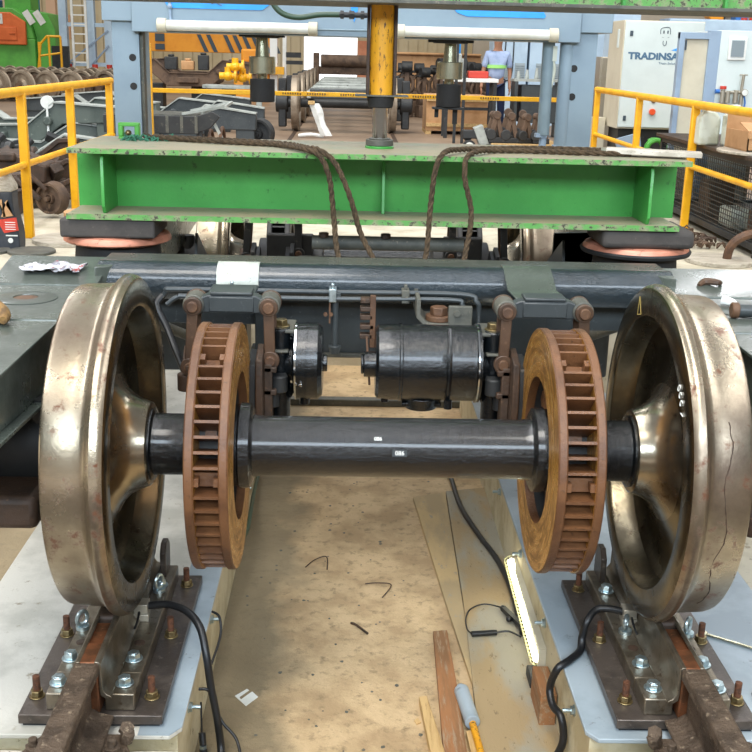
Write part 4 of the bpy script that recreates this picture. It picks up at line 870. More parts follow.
t = thing('pliers', 'dark pliers at the right edge, lying on the right bed plate', 'pliers', (1.2, -.3, -.7))
b = MB(); b.tube([(1.12, -.27, -.69), (1.16, -.26, -.688), (1.20, -.25, -.69), (1.27, -.26, -.69)], [.006, .012, .009, .006], 8, smooth=4); b.build('jaw', 'bgdark', t)

# ================================================================== right-hand side: cage, table, cabinets
t = thing('mesh_cage', 'dark steel storage cage with wire mesh sides behind the right handrail', 'cage', (3.6, 5.2, -.2))
# left side panel runs away from the viewer; the front faces the rail
cx0, cy0, cx1, cy1 = 2.78, 4.55, 4.6, 7.2
b = MB()
for (x, y) in ((cx0, cy0), (cx0, cy1), (cx1, cy0), (cx1, cy1)): b.box(x, x+.05, y, y+.05, -.2, .47)
for z in (-.14, .44):
    b.box(cx0, cx1, cy0, cy0+.05, z, z+.05); b.box(cx0, cx0+.05, cy0, cy1, z, z+.05); b.box(cx1, cx1+.05, cy0, cy1, z, z+.05); b.box(cx0, cx1, cy1, cy1+.05, z, z+.05)
b.build('frame', 'bgdark', t, bevel=.003)
b = MB()
for k in range(15): z = -.08+k*.036; b.tube([(cx0+.02, cy0+.02, z), (cx0+.02, cy1, z)], .0045, 5); b.tube([(cx0+.02, cy0+.02, z), (cx1, cy0+.02, z)], .0045, 5)
for k in range(52): y = cy0+.05+k*.05; b.tube([(cx0+.02, y, -.12), (cx0+.02, y, .44)], .0028, 4)
for k in range(36): x = cx0+.05+k*.05; b.tube([(x, cy0+.02, -.12), (x, cy0+.02, .44)], .0028, 4)
b.build('wire_mesh', 'meshwire', t)
b = MB(); b.box(cx0+.03, cx1, cy0+.03, cy1, -.13, -.115); b.box(cx1-.03, cx1, cy0, cy1, -.13, .45); b.build('shelf', 'darkrust', t)
b = MB(); b.box(cx0-.03, cx1+.05, cy0-.02, cy1+.1, .485, .515); b.build('top', 'darkrust', t, bevel=.004)
for i, (x, y, sx_, sy_, h, m_, lab) in enumerate(((2.98, 5.0, .16, .2, .22, 'rust', 'brown box inside the wire cage, nearest the viewer'), (3.0, 5.6, .2, .3, .16, 'plasticw', 'pale crumpled bag inside the wire cage'), (3.05, 6.3, .22, .3, .3, 'bgbrown', 'dark brown casting at the back of the wire cage'), (3.4, 4.9, .25, .25, .12, 'card', 'tan carton on the floor of the wire cage'))):
    b = MB(); b.box(x-sx_/2, x+sx_/2, y-sy_/2, y+sy_/2, -.114, -.114+h); tag(b.build('stored_box', m_, bevel=.02), lab, 'box')
for i, (x, y, h, lab) in enumerate(((2.78, 5.9, .30, 'milky plastic canister with a handle, left one on the cage top'), (2.95, 5.75, .33, 'milky plastic canister, right one beside the cardboard box'))):
    t = thing('plastic_canister', lab, 'canister', (x, y, .515))
    b = MB(); b.prism([(-.085, 0), (.085, 0), (.085, h*.72), (.03, h*.93), (-.03, h*.93), (-.085, h*.72)], 'y', -.07, .07)
    bmesh.ops.translate(b.bm, verts=b.bm.verts, vec=(x, y, .515)); b.build('body', 'plasticw', t, bevel=.02, seg=3)
    b = MB(); b.cyl((x, y, .515+h*.9), (x, y, .515+h), .03, n=18); b.build('cap', 'white' if i else 'dust', t, bevel=.003)
    b = MB(); b.tube([(x-.06, y, .515+h*.78), (x-.04, y, .515+h*.98), (x-.01, y, .515+h*.93)], .010, 8, smooth=4); b.build('handle', 'plasticw', t)
b = MB(); b.cyl((3.15, 5.15, .516), (3.15, 5.15, .535), .50, n=64); tag(b.build('round_board', 'plankgrey', bevel=.004), 'round pale wooden disc lying on top of the wire cage under the cardboard', 'wooden disc')
b = MB(); b.box(2.76, 3.1, 5.66, 5.9, .516, .53)
t = thing('cardboard_box', 'open cardboard box with torn flap on the round wooden disc', 'cardboard box', (3.1, 5.2, .535))
b = MB(); b.box(2.80, 3.5, 5.0, 5.01, .536, .63); b.box(2.80, 2.81, 5.0, 5.5, .536, .68); b.box(2.8, 3.5, 5.49, 5.5, .536, .82); b.box(2.8, 3.5, 5.0, 5.5, .536, .546); b.build('body', 'card', t)
b = MB(); b.prism([(2.80, .66), (2.83, .70), (3.5, .72), (3.5, .62), (2.80, .63)], 'y', 4.99, 5.0); b.bar((3.15, 5.0, .68), (3.15, 5.2, .735), .70, .008); b.build('flap', 'card', t)

def cabinet(x0, x1, y0, y1, z0, z1, m1, m2, name, lab, cat):
    t = thing(name, lab, cat, ((x0+x1)/2, (y0+y1)/2, z0))
    b = MB(); b.box(x0, x1, y0, y1, z0, z1); b.build('body', m2, t, bevel=.006)
    b = MB(); b.box(x0+.10 if name == 'control_cabinet' else x0+.015, x1-.01, y0-.02, y0, z0+.02, z1-.01); d = b.build('door', m1, t, bevel=.006)
    return t, d
# control cabinet
CY = 10.4; AX0, AX1, AZ0, AZ1 = 3.10, 4.07, .36, 1.625
def U(u): return AX0+(AX1-AX0)*u
def W(v): return AZ0+(AZ1-AZ0)*v
t = thing('control_cabinet', 'pale control cabinet with blue TRADINSA lettering behind the right handrail', 'cabinet', (3.6, CY, -.2))
b = MB(); b.box(AX0, AX1, CY, CY+.75, AZ0, AZ1); b.build('body', 'cream', t, bevel=.006)
b = MB(); b.box(AX0+.012, AX1-.01, CY-.025, CY, AZ0+.02, AZ1-.01); d = b.build('door', 'cab', t, bevel=.006)
text_obj('lettering', 'TRADiNSA', .108, (U(.385), CY-.027, W(.675)), 'lettering', d, bold=.005, sx=1.18)
text_obj('lettering', 'Train Solutions', .038, (U(.60), CY-.027, W(.615)), 'lettering', d, sx=1.2)
b = MB(); b.prism([(U(a), W(c)) for a, c in ((.60, .735), (.68, .76), (.82, .765), (.80, .66), (.77, .66), (.745, .70), (.72, .725))], 'y', CY-.0285, CY-.0255); b.build('logo', 'signblue', d)
for v in (.88, .10):
    b = MB(); b.box(U(.09)-.018, U(.09)+.018, CY-.036, CY-.025, W(v)-.03, W(v)+.03); b.build('latch', 'ink', d, bevel=.003)
b = MB(); b.tube([(U(.45), CY-.0275, W(.88)), (U(.45), CY-.0275, W(.925)), (U(.50), CY-.0275, W(.94)), (U(.56), CY-.0275, W(.935)), (U(.57), CY-.0275, W(.88))], .004, 5, smooth=3)
for a, c in ((.48, .885), (.53, .885)): b.box(U(a), U(a)+.016, CY-.029, CY-.0255, W(c), W(c)+.035)
b.tube([(U(.49), CY-.0275, W(.82)), (U(.49), CY-.0275, W(.79)), (U(.51), CY-.0275, W(.775)), (U(.53), CY-.0275, W(.79)), (U(.53), CY-.0275, W(.82))], .004, 5, smooth=2)
b.box(U(.47), U(.49), CY-.029, CY-.0255, W(.85), W(.853)); b.box(U(.54), U(.56), CY-.029, CY-.0255, W(.85), W(.853)); b.build('printed_symbols', 'ink', d)
b = MB(); b.box(AX0-.01, AX0+.002, CY+.2, CY+.28, W(.75), W(.92)); b.build('side_handle', 'cab', t, bevel=.003)
b = MB(); b.cyl((U(.43), CY-.065, W(.165)), (U(.43), CY-.025, W(.165)), .038, n=24); b.build('emergency_button', 'orangered', d, bevel=.004)
b = MB(); b.cyl((U(.44), CY-.035, W(.27)), (U(.44), CY-.025, W(.27)), .03, n=20); b.build('key_switch', 'rust', d)
b = MB(); b.box(AX0+.05, AX1-.02, CY+.08, CY+.6, .0, AZ0); b.box(AX0+.05, AX0+.12, CY+.05, CY+.5, -.2, .1); b.box(AX1-.12, AX1-.05, CY+.05, CY+.5, -.2, .1); b.build('stand', 'bgdark', t, bevel=.004)
b = MB(); b.tube([(3.55+.11*math.cos(a), CY-.3+.012*a, .14+.11*math.sin(a)) for a in [2*PI*k/14 for k in range(-2, 34)]], .026, 8); tag(b.build('coiled_hose', 'greenhose'), 'bright green coiled hose below the control cabinet', 'hose')
b = MB(); b.prism([(3.22, -.2), (3.06, .24), (3.36, .33), (3.42, .0), (3.40, -.2)], 'y', CY-.16, CY-.12); tag(b.build('metal_cover', 'bluegrey', bevel=.003), 'blue-grey folded cover leaning below the control cabinet', 'cover')
t, d = cabinet(3.20, 3.70, 12.0, 12.6, -.2, 1.20, 'stainless', 'stainless', 'steel_locker', 'dull stainless cupboard between the portal leg and the control cabinet', 'cupboard')
b = MB(); b.box(2.92, 3.08, 10.9, 11.1, -.2, .46); tag(b.build('cream_box', 'cream', bevel=.005), 'small cream box on the floor left of the control cabinet', 'box')
t, d = cabinet(3.60, 4.0, 13.2, 13.7, -.2, 1.95, 'paleblue', 'paleblue', 'tall_cupboard', 'tall pale blue cupboard partly behind the control cabinet on the left', 'cupboard')
t, d = cabinet(4.35, 5.6, 13.0, 13.5, -.2, 1.75, 'paleblue', 'bluegrey', 'tall_cupboard', 'light blue cupboard top seen between the control cabinet and the door frame', 'cupboard')
# booth with door frame
t = thing('test_booth', 'pale booth with a blue-grey door frame and a ventilated panel at the right edge', 'booth', (3.5, 7.8, -.2))
BY = 7.4
b = MB(); b.box(2.915, 2.965, BY, BY+.08, -.2, 1.43); b.box(3.19, 3.30, BY, BY+.08, -.2, 1.45); b.box(2.915, 3.25, BY+.001, BY+.081, 1.37, 1.43); b.build('door_frame', 'bluegrey', t, bevel=.004)
b = MB(); b.box(2.965, 3.19, BY+.03, BY+.06, -.2, 1.37); b.build('door', 'cream', t)
b = MB(); b.box(2.975, 2.99, BY+.02, BY+.03, 1.27, 1.36); b.build('closer', 'ink', t)
b = MB(); b.box(3.30, 3.68, BY, BY+1.4, -.2, 1.455); p = b.build('panel', 'cab', t, bevel=.004)
b = MB(); b.box(3.375, 3.545, BY-.02, BY, 1.19, 1.40); v = b.build('vent_frame', 'white', p, bevel=.006)
b = MB(); b.box(3.40, 3.52, BY-.024, BY-.019, 1.22, 1.37)
for k in range(10): b.box(3.40, 3.52, BY-.03, BY-.022, 1.223+k*.015, 1.229+k*.015)
b.build('vent_grille', 'windowgrey', p)
b = MB(); b.box(3.68, 3.72, BY, BY+.1, -.2, 1.455); b.build('post', 'plankgrey', t)
b = MB(); b.box(3.72, 4.4, BY+.1, BY+.12, .9, 1.43); b.build('side_panel', 'cream', t)
t = thing('air_regulator', 'air regulator set with red knob and round gauge on the booth panel', 'regulator', (3.426, BY-.05, .75))
b = MB(); b.cyl((3.317, BY-.05, .90), (3.547, BY-.05, .90), .014, n=12)
for x, r, z0, z1 in ((3.355, .022, .80, .92), (3.405, .024, .80, .91), (3.481, .024, .80, .92), (3.536, .018, .78, .90)): b.cyl((x, BY-.05, z0), (x, BY-.05, z1), r, n=16)
b.cyl((3.530, BY-.05, .90), (3.536, BY-.05, 1.06), .014, n=12); b.cyl((3.497, BY-.05, 1.06), (3.574, BY-.05, 1.06), .006, n=8); b.build('body', 'stainless', t, bevel=.003)
b = MB(); b.cyl((3.355, BY-.05, .925), (3.355, BY-.05, .955), .03, n=16); b.build('red_knob', 'red', t, bevel=.004)
b = MB(); b.cyl((3.284, BY-.05, .905), (3.323, BY-.05, .905), .02, n=12); b.build('blue_fitting', 'blue', t)
b = MB(); b.cyl((3.552, BY-.09, .90), (3.552, BY-.06, .90), .032, n=24); g = b.build('gauge', 'stainless', t)
b = MB(); b.cyl((3.552, BY-.093, .90), (3.552, BY-.09, .90), .027, n=24); b.build('gauge_face', 'white', g)
b = MB(); b.tube([(3.558, BY-.06, .87), (3.574, BY-.06, .80), (3.558, BY-.06, .72)], .008, 8, smooth=4); b.build('blue_tube', 'blue', t)

# floor pieces near the right handrail
b = MB(); b.tube([(2.55, 4.45, -.2), (2.56, 4.42, -.08), (2.64, 4.4, .0), (2.80, 4.4, .03), (3.0, 4.4, .03)], .032, 10, smooth=6); tag(b.build('bent_pipe', 'rust'), 'brown bent pipe at the foot of the wire cage', 'pipe')
b = MB(); b.cyl((2.12, 4.75, -.2), (2.12, 4.75, -.165), .23, n=40); tag(b.build('wooden_disc', 'plankgrey', bevel=.004), 'pale wooden disc on the floor right of the air spring, left one', 'wooden disc')
b = MB(); b.cyl((2.50, 4.45, -.2), (2.50, 4.45, -.17), .24, n=40); tag(b.build('wooden_disc', 'plankgrey', bevel=.004), 'pale wooden disc on the floor under the bent brown pipe', 'wooden disc')
b = MB(); b.box(2.0, 2.25, 4.9, 5.1, -.2, -.12)
tag(b.build('dark_offcut', 'bgdark', bevel=.01), 'dark metal offcut between two wooden discs on the right', 'offcut')
b = MB(); rnd = random.Random(21)
for k in range(60):
    x, y = rnd.uniform(2.1, 2.7), rnd.uniform(5.0, 5.7); r = rnd.uniform(.02, .05)
    b.tube([(x+r*math.cos(a), y+r*math.sin(a), -.19+.02*rnd.random()+abs(math.sin(a))*r) for a in [2*PI*i/8 for i in range(8)]], .008, 5, closed=True)
tag(b.build('chain_heap', 'bgbrown'), 'heap of rusty chain links on the floor before the wire cage', 'chain', kind='stuff')

# floor pieces near the left handrail
for i, (x, y, z, r, th, lab) in enumerate(((-2.18, 4.75, -.2, .26, .03, 'pale wooden disc lying at the foot of the nearest left handrail post'), (-2.14, 5.35, -.2, .22, .14, 'tan wooden drum standing behind the nearest left handrail post'), (-2.32, 4.28, -.2, .16, .02, 'brownish flat disc on the floor in front of the printed sack, right one'), (-2.62, 4.28, -.2, .15, .02, 'brownish flat disc on the floor in front of the printed sack, left one'))):
    b = MB(); b.cyl((x, y, z), (x, y, z+th), r, n=44); tag(b.build('wooden_disc', ('plankgrey', 'card', 'dust', 'dust')[i], bevel=.004), lab, 'wooden disc')
t = thing('cable_reel', 'small reel with pale round flanges beside the green beam on the left', 'reel', (-2.1, 5.8, -.2))
b = MB(); b.cyl((-2.1, 5.8, .05), (-2.1, 5.8, .075), .23, n=44); b.build('flange', 'plankgrey', t, bevel=.003)
b = MB(); b.cyl((-2.1, 5.8, -.2), (-2.1, 5.8, -.175), .23, n=44); b.build('flange', 'plankgrey', t, bevel=.003)
b = MB(); b.cyl((-2.1, 5.8, -.18), (-2.1, 5.8, .055), .06, n=24); b.build('core', 'bgdark', t)
t = thing('printed_sack', 'dark paper sack printed blue and red with a pale folded top at the left edge', 'sack', (-2.62, 4.45, -.2))
def sack(z0, z1, w0, w1, m_, nm, dz=0):
    b = MB(); bmesh.ops.create_grid(b.bm, x_segments=1, y_segments=1, size=1); b.bm.clear()
    n = 8; rows = []
    for i in range(n+1):
        q_ = i/n; z = z0+(z1-z0)*q_; w_ = w0+(w1-w0)*q_; bulge = 1+.05*math.sin(q_*6)
        rows.append([b.bm.verts.new((-2.62+w_*bulge*cx_, 4.45+.09*bulge*cy_*(1-.5*(z > .2)*q_), z)) for cx_, cy_ in ((-1, -.8), (-.5, -1.05), (.5, -1.05), (1, -.8), (1, .8), (-1, .8))])
    for a, c_ in zip(rows, rows[1:]):
        for k in range(6): b.bm.faces.new((a[k], a[(k+1) % 6], c_[(k+1) % 6], c_[k]))
    b.bm.faces.new(rows[0][::-1]); b.bm.faces.new(rows[-1]); return b.build(nm, m_, t, bevel=.008)
bd = sack(-.2, .20, .19, .165, 'sackdark', 'body'); sack(.20, .345, .165, .135, 'plankgrey', 'folded_top')
yy = 4.45-.101
b = MB(); b.prism([(-2.69, -.05), (-2.55, -.07), (-2.55, .08), (-2.67, .10)], 'y', yy, yy+.004); b.build('blue_print', 'blue', bd)
b = MB(); b.prism([(-2.52, -.08), (-2.42, -.06), (-2.43, .03), (-2.565, .01)], 'y', yy, yy+.004); b.build('red_print', 'red', bd)
b = MB(); b.prism([(-2.52, .03), (-2.50, .03), (-2.545, .15), (-2.52, .15)], 'y', yy, yy+.004); b.prism([(-2.535, .03), (-2.45, .04), (-2.505, .13), (-2.48, .15)], 'y', yy, yy+.004); b.build('tan_print', 'card', bd)
b = MB()
for k in range(4): b.box(-2.51, -2.44, yy-.001, yy+.002, -.055+k*.016, -.050+k*.016)
b.cyl((-2.48, yy+.002, -.13), (-2.48, yy-.001, -.13), .018, n=16); b.box(-2.51, -2.43, yy, yy+.003, -.10, -.092); b.build('small_print', 'white', bd)

# ================================================================== background of the hall
FZ = -.2
def bogie(name, lab, x, y, z, rot, m_, L_=3.2, W_=2.0, H=.24, sc_=1, group=None, cross=(-.45, .45)):
    t = thing(name, lab, 'bogie frame', (0, 0, 0), group)
    for s in (-1, 1):
        h = L_/2
        P = [(-h, .30), (-h*.55, .30), (-h*.32, .05), (h*.32, .05), (h*.55, .30), (h, .30), (h, .30+H*.7), (h*.5, .30+H), (h*.28, .05+H), (-h*.28, .05+H), (-h*.5, .30+H), (-h, .30+H*.7)]
        b = MB(); b.prism(P, 'y', s*W_/2-.09, s*W_/2+.09); sb = b.build('side_beam', m_, t, bevel=.012)
        tp = [(-h, .30+H*.7), (-h*.5, .30+H), (-h*.28, .05+H), (h*.28, .05+H), (h*.5, .30+H), (h, .30+H*.7)]
        b = MB(); b.prism(tp+[(u_, v_+.018) for u_, v_ in tp[::-1]], 'y', s*W_/2-.12, s*W_/2+.12); b.build('top_plate', 'silver' if m_ in ('sage', 'darkgrey') else m_, sb)
        for q_ in (-1, 1):
            b = MB(); b.box(q_*h*.98, q_*h*.80, s*W_/2-.07, s*W_/2+.07, .06, .32); b.build('pedestal', m_, sb, bevel=.01)
        b = MB(); b.box(-.2, .2, s*(W_/2+.09), s*(W_/2+.2), .12, .22); b.build('bracket', m_, t, bevel=.01)
        b = MB(); b.cyl((h*.45, s*(W_/2+.09), .34), (h*.45, s*(W_/2+.17), .34), .05, n=14); b.build('boss', m_, t, bevel=.01)
    for c_ in cross:
        b = MB(); b.cyl((c_, -W_/2, .16), (c_, W_/2, .16), .08, n=20); b.build('cross_tube', m_, t)
    b = MB(); b.box(-.25, .25, -W_*.3, W_*.3, .10, .22); b.build('centre_plate', m_, t, bevel=.02)
    t.location = (x, y, z); t.rotation_euler = rot if isinstance(rot, tuple) else (0, 0, rot); t.scale = (sc_,)*3
    return t
bogie('bogie_frame', 'grey-green bogie frame lying nearest behind the left handrail, its curved beam rising to the left', -4.05, 8.95, -.2, (0, .05, .2), 'sage')
bogie('bogie_frame', 'second grey-green bogie frame with pale top plates, behind the second left handrail post', -4.3, 10.9, -.05, (0, -.04, -.12), 'sage', W_=1.4)
bogie('bogie_frame', 'dark grey bogie frame far left, beyond the two nearer grey-green ones', -7.1, 13.0, -.2, (0, 0, .1), 'sage')
bogie('bogie_frame', 'dark bogie frame standing behind the left portal leg, with light edge lines', -3.5, 15.0, -.1, (0, 0, -.05), 'darkgrey')
# upright brown plates and wedges in the scrap pile by the handrail
for i, (x, y, z, w_, h, a, lab) in enumerate(((-3.15, 7.4, -.2, .42, .52, .5, 'tallest brown folded steel bracket in the pile beyond the left handrail'), (-2.95, 6.9, -.2, .40, .38, .45, 'brown folded steel bracket in front of the tallest one'), (-2.75, 6.5, -.2, .38, .28, .4, 'low brown folded steel bracket close to the handrail post'), (-2.62, 7.9, -.2, .40, .42, .5, 'brown folded steel bracket behind the second left handrail post'))):
    t = thing('steel_bracket', lab, 'bracket', (x, y, z))
    b = MB(); b.prism([(-w_, .02), (-w_*.8, .0), (w_, h*.75), (w_, h), (w_*.55, h)], 'y', -.10, .10)
    b.prism([(-w_, .03), (w_*.56, h+.012), (w_+.01, h+.012), (w_+.01, h-.02), (w_*.6, h-.03), (-w_*.9, .0)], 'y', -.13, -.11); 
    bmesh.ops.rotate(b.bm, verts=b.bm.verts, cent=(0, 0, 0), matrix=Matrix.Rotation(a*.3, 3, 'Z')); bmesh.ops.translate(b.bm, verts=b.bm.verts, vec=(x, y, z))
    b.build('plate', 'darkrust', t, bevel=.006)
b = MB(); b.box(-3.9, -2.9, 5.95, 6.2, -.2, .0); b.bar((-3.9, 5.9, .02), (-2.8, 5.9, .14), .06, .17, up=(0, 1, 0))
tag(b.build('steel_crossbar', 'darkrust', bevel=.012), 'heavy brown steel crossbar on the floor beside the printed sack', 'steel beam')
b = MB(); b.prism([(-3.8, .02), (-2.8, .0), (-2.8, .16), (-3.1, .27), (-3.8, .25)], 'y', 6.5, 6.9); b.box(-3.8, -3.05, 6.46, 6.52, .19, .27)
tag(b.build('steel_crossbar', 'darkrust', bevel=.02), 'brown steel block stack behind the sack and the crossbar', 'steel beam')
def solo_wheel(x, y, z, r, lab, rz=.4, m_='bgbrown', w_=.10, tilt=0):
    t = thing('loose_wheel', lab, 'wheel', (0, 0, 0))
    b = MB(); b.lathe([(-w_/2, 0.03), (-w_/2, r*.3), (-w_*.2, r*.36), (-w_*.15, r*.78), (-w_/2, r*.82), (-w_/2, r*.97), (w_*.35, r), (w_*.5, r*1.06), (w_*.6, r*1.0), (w_*.55, r*.8), (0, r*.76), (0, r*.36), (w_*.6, r*.3), (w_*.6, .03)], n=40)
    b.build('disc', m_, t)
    b = MB(); b.cyl((-w_*.9, 0, 0), (w_*.9, 0, 0), r*.16, n=20); b.build('hub', m_, t)
    t.location = (x, y, z); t.rotation_euler = (tilt, 0, rz); return t
solo_wheel(-2.60, 5.9, -.04, .13, 'small brown wheel leaning in the pile beside the left handrail post', 1.2)
b = MB(); b.bar((-2.86, 5.78, .14), (-2.66, 5.78, -.04), .04, .06, up=(0, 1, 0)); b.bar((-2.80, 5.84, .20), (-2.62, 5.84, .03), .03, .06, up=(0, 1, 0)); tag(b.build('lever_pair', 'darkrust', bevel=.01), 'brown inclined double arm in front of the leaning wheel', 'arm')
rnd = random.Random(8)
for m_, lab, n8, zone in (('bgdark', 'jumbled dark scrap parts among the stacked bogie frames on the left', 70, (-4.9, -2.75, 7.1, 12.5)), ('darkrust', 'jumbled brown scrap parts nearest the left handrail', 46, (-4.0, -2.7, 6.3, 8.6)), ('silver', 'pale grey bars scattered over the scrap on the left', 16, (-4.8, -2.8, 8.0, 12.0))):
    b = MB()
    for k in range(n8):
        x, y = rnd.uniform(zone[0], zone[1]), rnd.uniform(zone[2], zone[3]); z = rnd.uniform(-.15, .16 if m_ != 'silver' else .2); q_ = rnd.uniform(.08, .30)
        M_ = Matrix.Translation((x, y, z)) @ Matrix.Rotation(rnd.uniform(0, 6), 4, 'Z') @ Matrix.Rotation(rnd.uniform(-.6, .6), 4, 'Y') @ Matrix.Rotation(rnd.uniform(-.5, .5), 4, 'X')
        w8 = .05 if m_ != 'silver' else .018
        b.box(-q_, q_, -w8, w8, -w8*.8, w8, M_)
        if k % 3 == 0 and m_ != 'silver': b.lathe([(-.03, .05), (-.03, .11), (.03, .11), (.03, .05)], (x, y+.1, z+.05), axis=rnd.choice('xyz'), n=16)
        if k % 4 == 1 and m_ != 'silver': b.cyl((x, y, z), (x+.15, y+.1, z+.16), .04, n=10)
    tag(b.build('scrap_parts', m_, bevel=.008), lab, 'scrap', kind='stuff')
b = MB(); b.cyl((-3.70, 10.0, .53), (-3.70, 10.03, .53), .075, n=30); b.box(-3.712, -3.688, 9.99, 10.0, -.2, .53); tag(b.build('round_plate', 'white'), 'round white plate standing among the frames between the left handrail posts', 'plate')

# wheelsets parked in rows far left
proto = thing('parked_wheelset', 'brown parked wheelset in the far left rows, nearest row, leftmost', 'wheelset', (0, 0, 0), 'parked wheelsets far left')
b = MB(); b.cyl((-1.05, 0, 0), (1.05, 0, 0), .075, n=16); b.build('axle', 'bgbrown', proto)
for s in (-1, 1):
    b = MB(); b.lathe([(s*.75, .08), (s*.75, .15), (s*.83, .2), (s*.83, .33), (s*.76, .36), (s*.76, .43), (s*.79, .455), (s*.81, .42), (s*.89, .41), (s*.89, .35), (s*.86, .33), (s*.86, .2), (s*.93, .14), (s*.93, .08)], n=36); b.build('wheel', 'bgwheel', proto)
b = MB(); b.cyl((-.3, 0, 0), (-.2, 0, 0), .3, n=24); b.cyl((.2, 0, 0), (.3, 0, 0), .3, n=24); b.build('brake_disc', 'bgbrown', proto)
k = 0
labs = []
for r_ in range(3):
    for c_ in range(9):
        x, y = -11.6+c_*.60+(r_ % 2)*.3, 25.5+r_*2.0
        lab = f"brown parked wheelset far left, {('front', 'middle', 'back')[r_]} row, {('leftmost', 'second', 'third', 'fourth', 'fifth', 'sixth', 'seventh', 'eighth', 'rightmost')[c_]} of its row"
        if k == 0: proto.location = (x, y, .19); proto.rotation_euler = (0, 0, 1.15); proto['label'] = lab; proto.scale = (.85, .85, .85)
        else: dup(proto, (x, y, .19), lab, 1.15)
        k += 1

# green and orange machine, steelwork, stairs
t = thing('test_machine', 'light green machine with an orange hatch beyond the parked wheelsets', 'machine', (-11.5, 36, FZ))
b = MB(); b.box(-14.5, -11.0, 36, 38, FZ, 1.35); b.prism([(-14.5, 1.35), (-11.0, 1.35), (-11.15, 2.0), (-11.7, 2.35), (-14.5, 2.35)], 'y', 36, 38); b.box(-12.1, -11.2, 36.5, 37.5, 2.2, 2.75); b.build('body', 'machgreen', t, bevel=.03)
b = MB(); b.prism([(-14.2, 1.15), (-11.25, 1.15), (-11.25, 1.9), (-11.75, 2.2), (-14.2, 2.2)], 'y', 35.85, 36); h_ = b.build('hatch', 'machorange', t, bevel=.03)
b = MB(); b.box(-12.25, -11.55, 35.82, 35.86, 1.3, 1.72); b.box(-11.8, -11.6, 35.79, 35.82, 1.5, 1.54); b.build('hatch_door', 'machorange', h_, bevel=.01)
b = MB(); b.box(-12.3, -12.0, 35.83, 35.86, 1.82, 2.15); s_ = b.build('round_label', 'white', h_)
b = MB(); b.cyl((-12.15, 35.82, 2.0), (-12.15, 35.84, 2.0), .08, n=20); b.build('dot', 'lettering', s_)
for x in (-11.1, -10.75): b = MB(); b.bar((x-.15, 35.9, 2.25), (x+.1, 35.9, 1.85), .22, .04, up=(0, 1, 0)); b.build('window', 'white', t)
b = MB(); b.prism([(-11.0, FZ), (-10.35, FZ), (-10.35, 1.7), (-10.6, 2.2), (-11.2, 2.3), (-11.0, 1.4)], 'y', 36.2, 37.8); b.build('side_housing', 'machgreen', t, bevel=.02)
b = MB(); b.box(-13.0, -12.3, 36.3, 37, 2.36, 2.62); tag(b.build('blue_cover', 'blue', bevel=.03), 'small blue cover on top of the green machine', 'cover')
t = thing('yellow_stairs', 'yellow railed steps beside the green machine', 'stairs', (-9.2, 31, FZ))
b = MB()
for x0_, z0_, x1_, z1_ in ((-9.55, .5, -9.45, 1.2), (-9.45, 1.2, -9.25, 1.42), (-9.25, 1.42, -8.85, 1.42)): b.tube([(x0_, 31, z0_), (x1_, 31, z1_)], .035, 8)
for x in (-9.5, -9.2, -8.85): b.tube([(x, 31, FZ), (x, 31, 1.25 if x < -9.4 else 1.42)], .035, 8)
b.tube([(-9.5, 31, .85), (-8.85, 31, .95)], .03, 8); b.build('rail', 'yellow', t)
b = MB(); b.box(-9.45, -8.8, 31.1, 32.3, .45, .5); b.box(-9.4, -8.9, 32, 32.2, .5, 1.15); b.build('platform', 'bgdark', t)
t = thing('steel_rack', 'pale blue steel column structure with rungs at the far left', 'steel structure', (-8.6, 33, FZ))
for x in (-9.27, -8.4, -7.85):
    b = MB(); b.box(x-.12, x+.12, 33, 33.25, FZ, 6.0); b.build('column', 'paleblue', t)
for z in (1.75, 2.6, 3.5, .55):
    b = MB(); b.box(-9.2, -7.8, 33.05, 33.15, z, z+.12); b.build('beam', 'paleblue', t)
for z in (.8, 1.1):
    b = MB(); b.bar((-9.2, 33.0, .6), (-7.85, 33.0, 1.65), .05, .05) if z < 1 else b.bar((-8.4, 33.0, .6), (-7.85, 33.0, 1.2), .05, .05); b.build('brace', 'bluegrey', t)
t = thing('ladder', 'white ladder leaning against the pale blue steel columns', 'ladder', (-8.6, 32.3, FZ))
b = MB()
for x in (-8.80, -8.38): b.box(x-.035, x+.035, 32.3, 32.36, FZ, 2.6)
b.build('rails', 'white', t)
b = MB()
for k in range(9): b.box(-8.8, -8.38, 32.31, 32.35, .1+k*.28, .14+k*.28)
b.build('rungs', 'white', t)
b = MB(); b.cyl((-11.95, 40, FZ), (-11.95, 40, 6), .11, n=16); tag(b.build('teal_pipe', mat('teal_paint', 0x3f8f9c)), 'teal vertical pipe on the far left wall', 'pipe')
b = MB(); b.box(-12.3-.12, -12.05, 43, 43.3, FZ, 6); tag(b.build('pink_column', mat('pale_salmon_paint', 0xdcb79a)), 'pale salmon column on the far left wall', 'column')
for i, x in enumerate((-9.0, -8.2, -7.75)):
    b = MB(); b.cyl((x, 32.5, FZ), (x, 32.5, .62), .09, n=16); tag(b.build('red_bollard', 'red'), f"red bollard before the pale blue steel columns, {('left', 'middle', 'right')[i]} one", 'bollard')
b = MB(); b.box(-7.75, -7.6, 34, 34.3, FZ, 1.8); tag(b.build('yellow_post', 'craneor'), 'yellow-orange post behind the pale blue steel columns', 'post')
b = MB(); b.box(-11.3, -11.0, 41, 41.2, 1.4, 2.3); tag(b.build('wall_notice', mat('salmon_board', 0xd9a583)), 'salmon-coloured board on the far left wall', 'board')

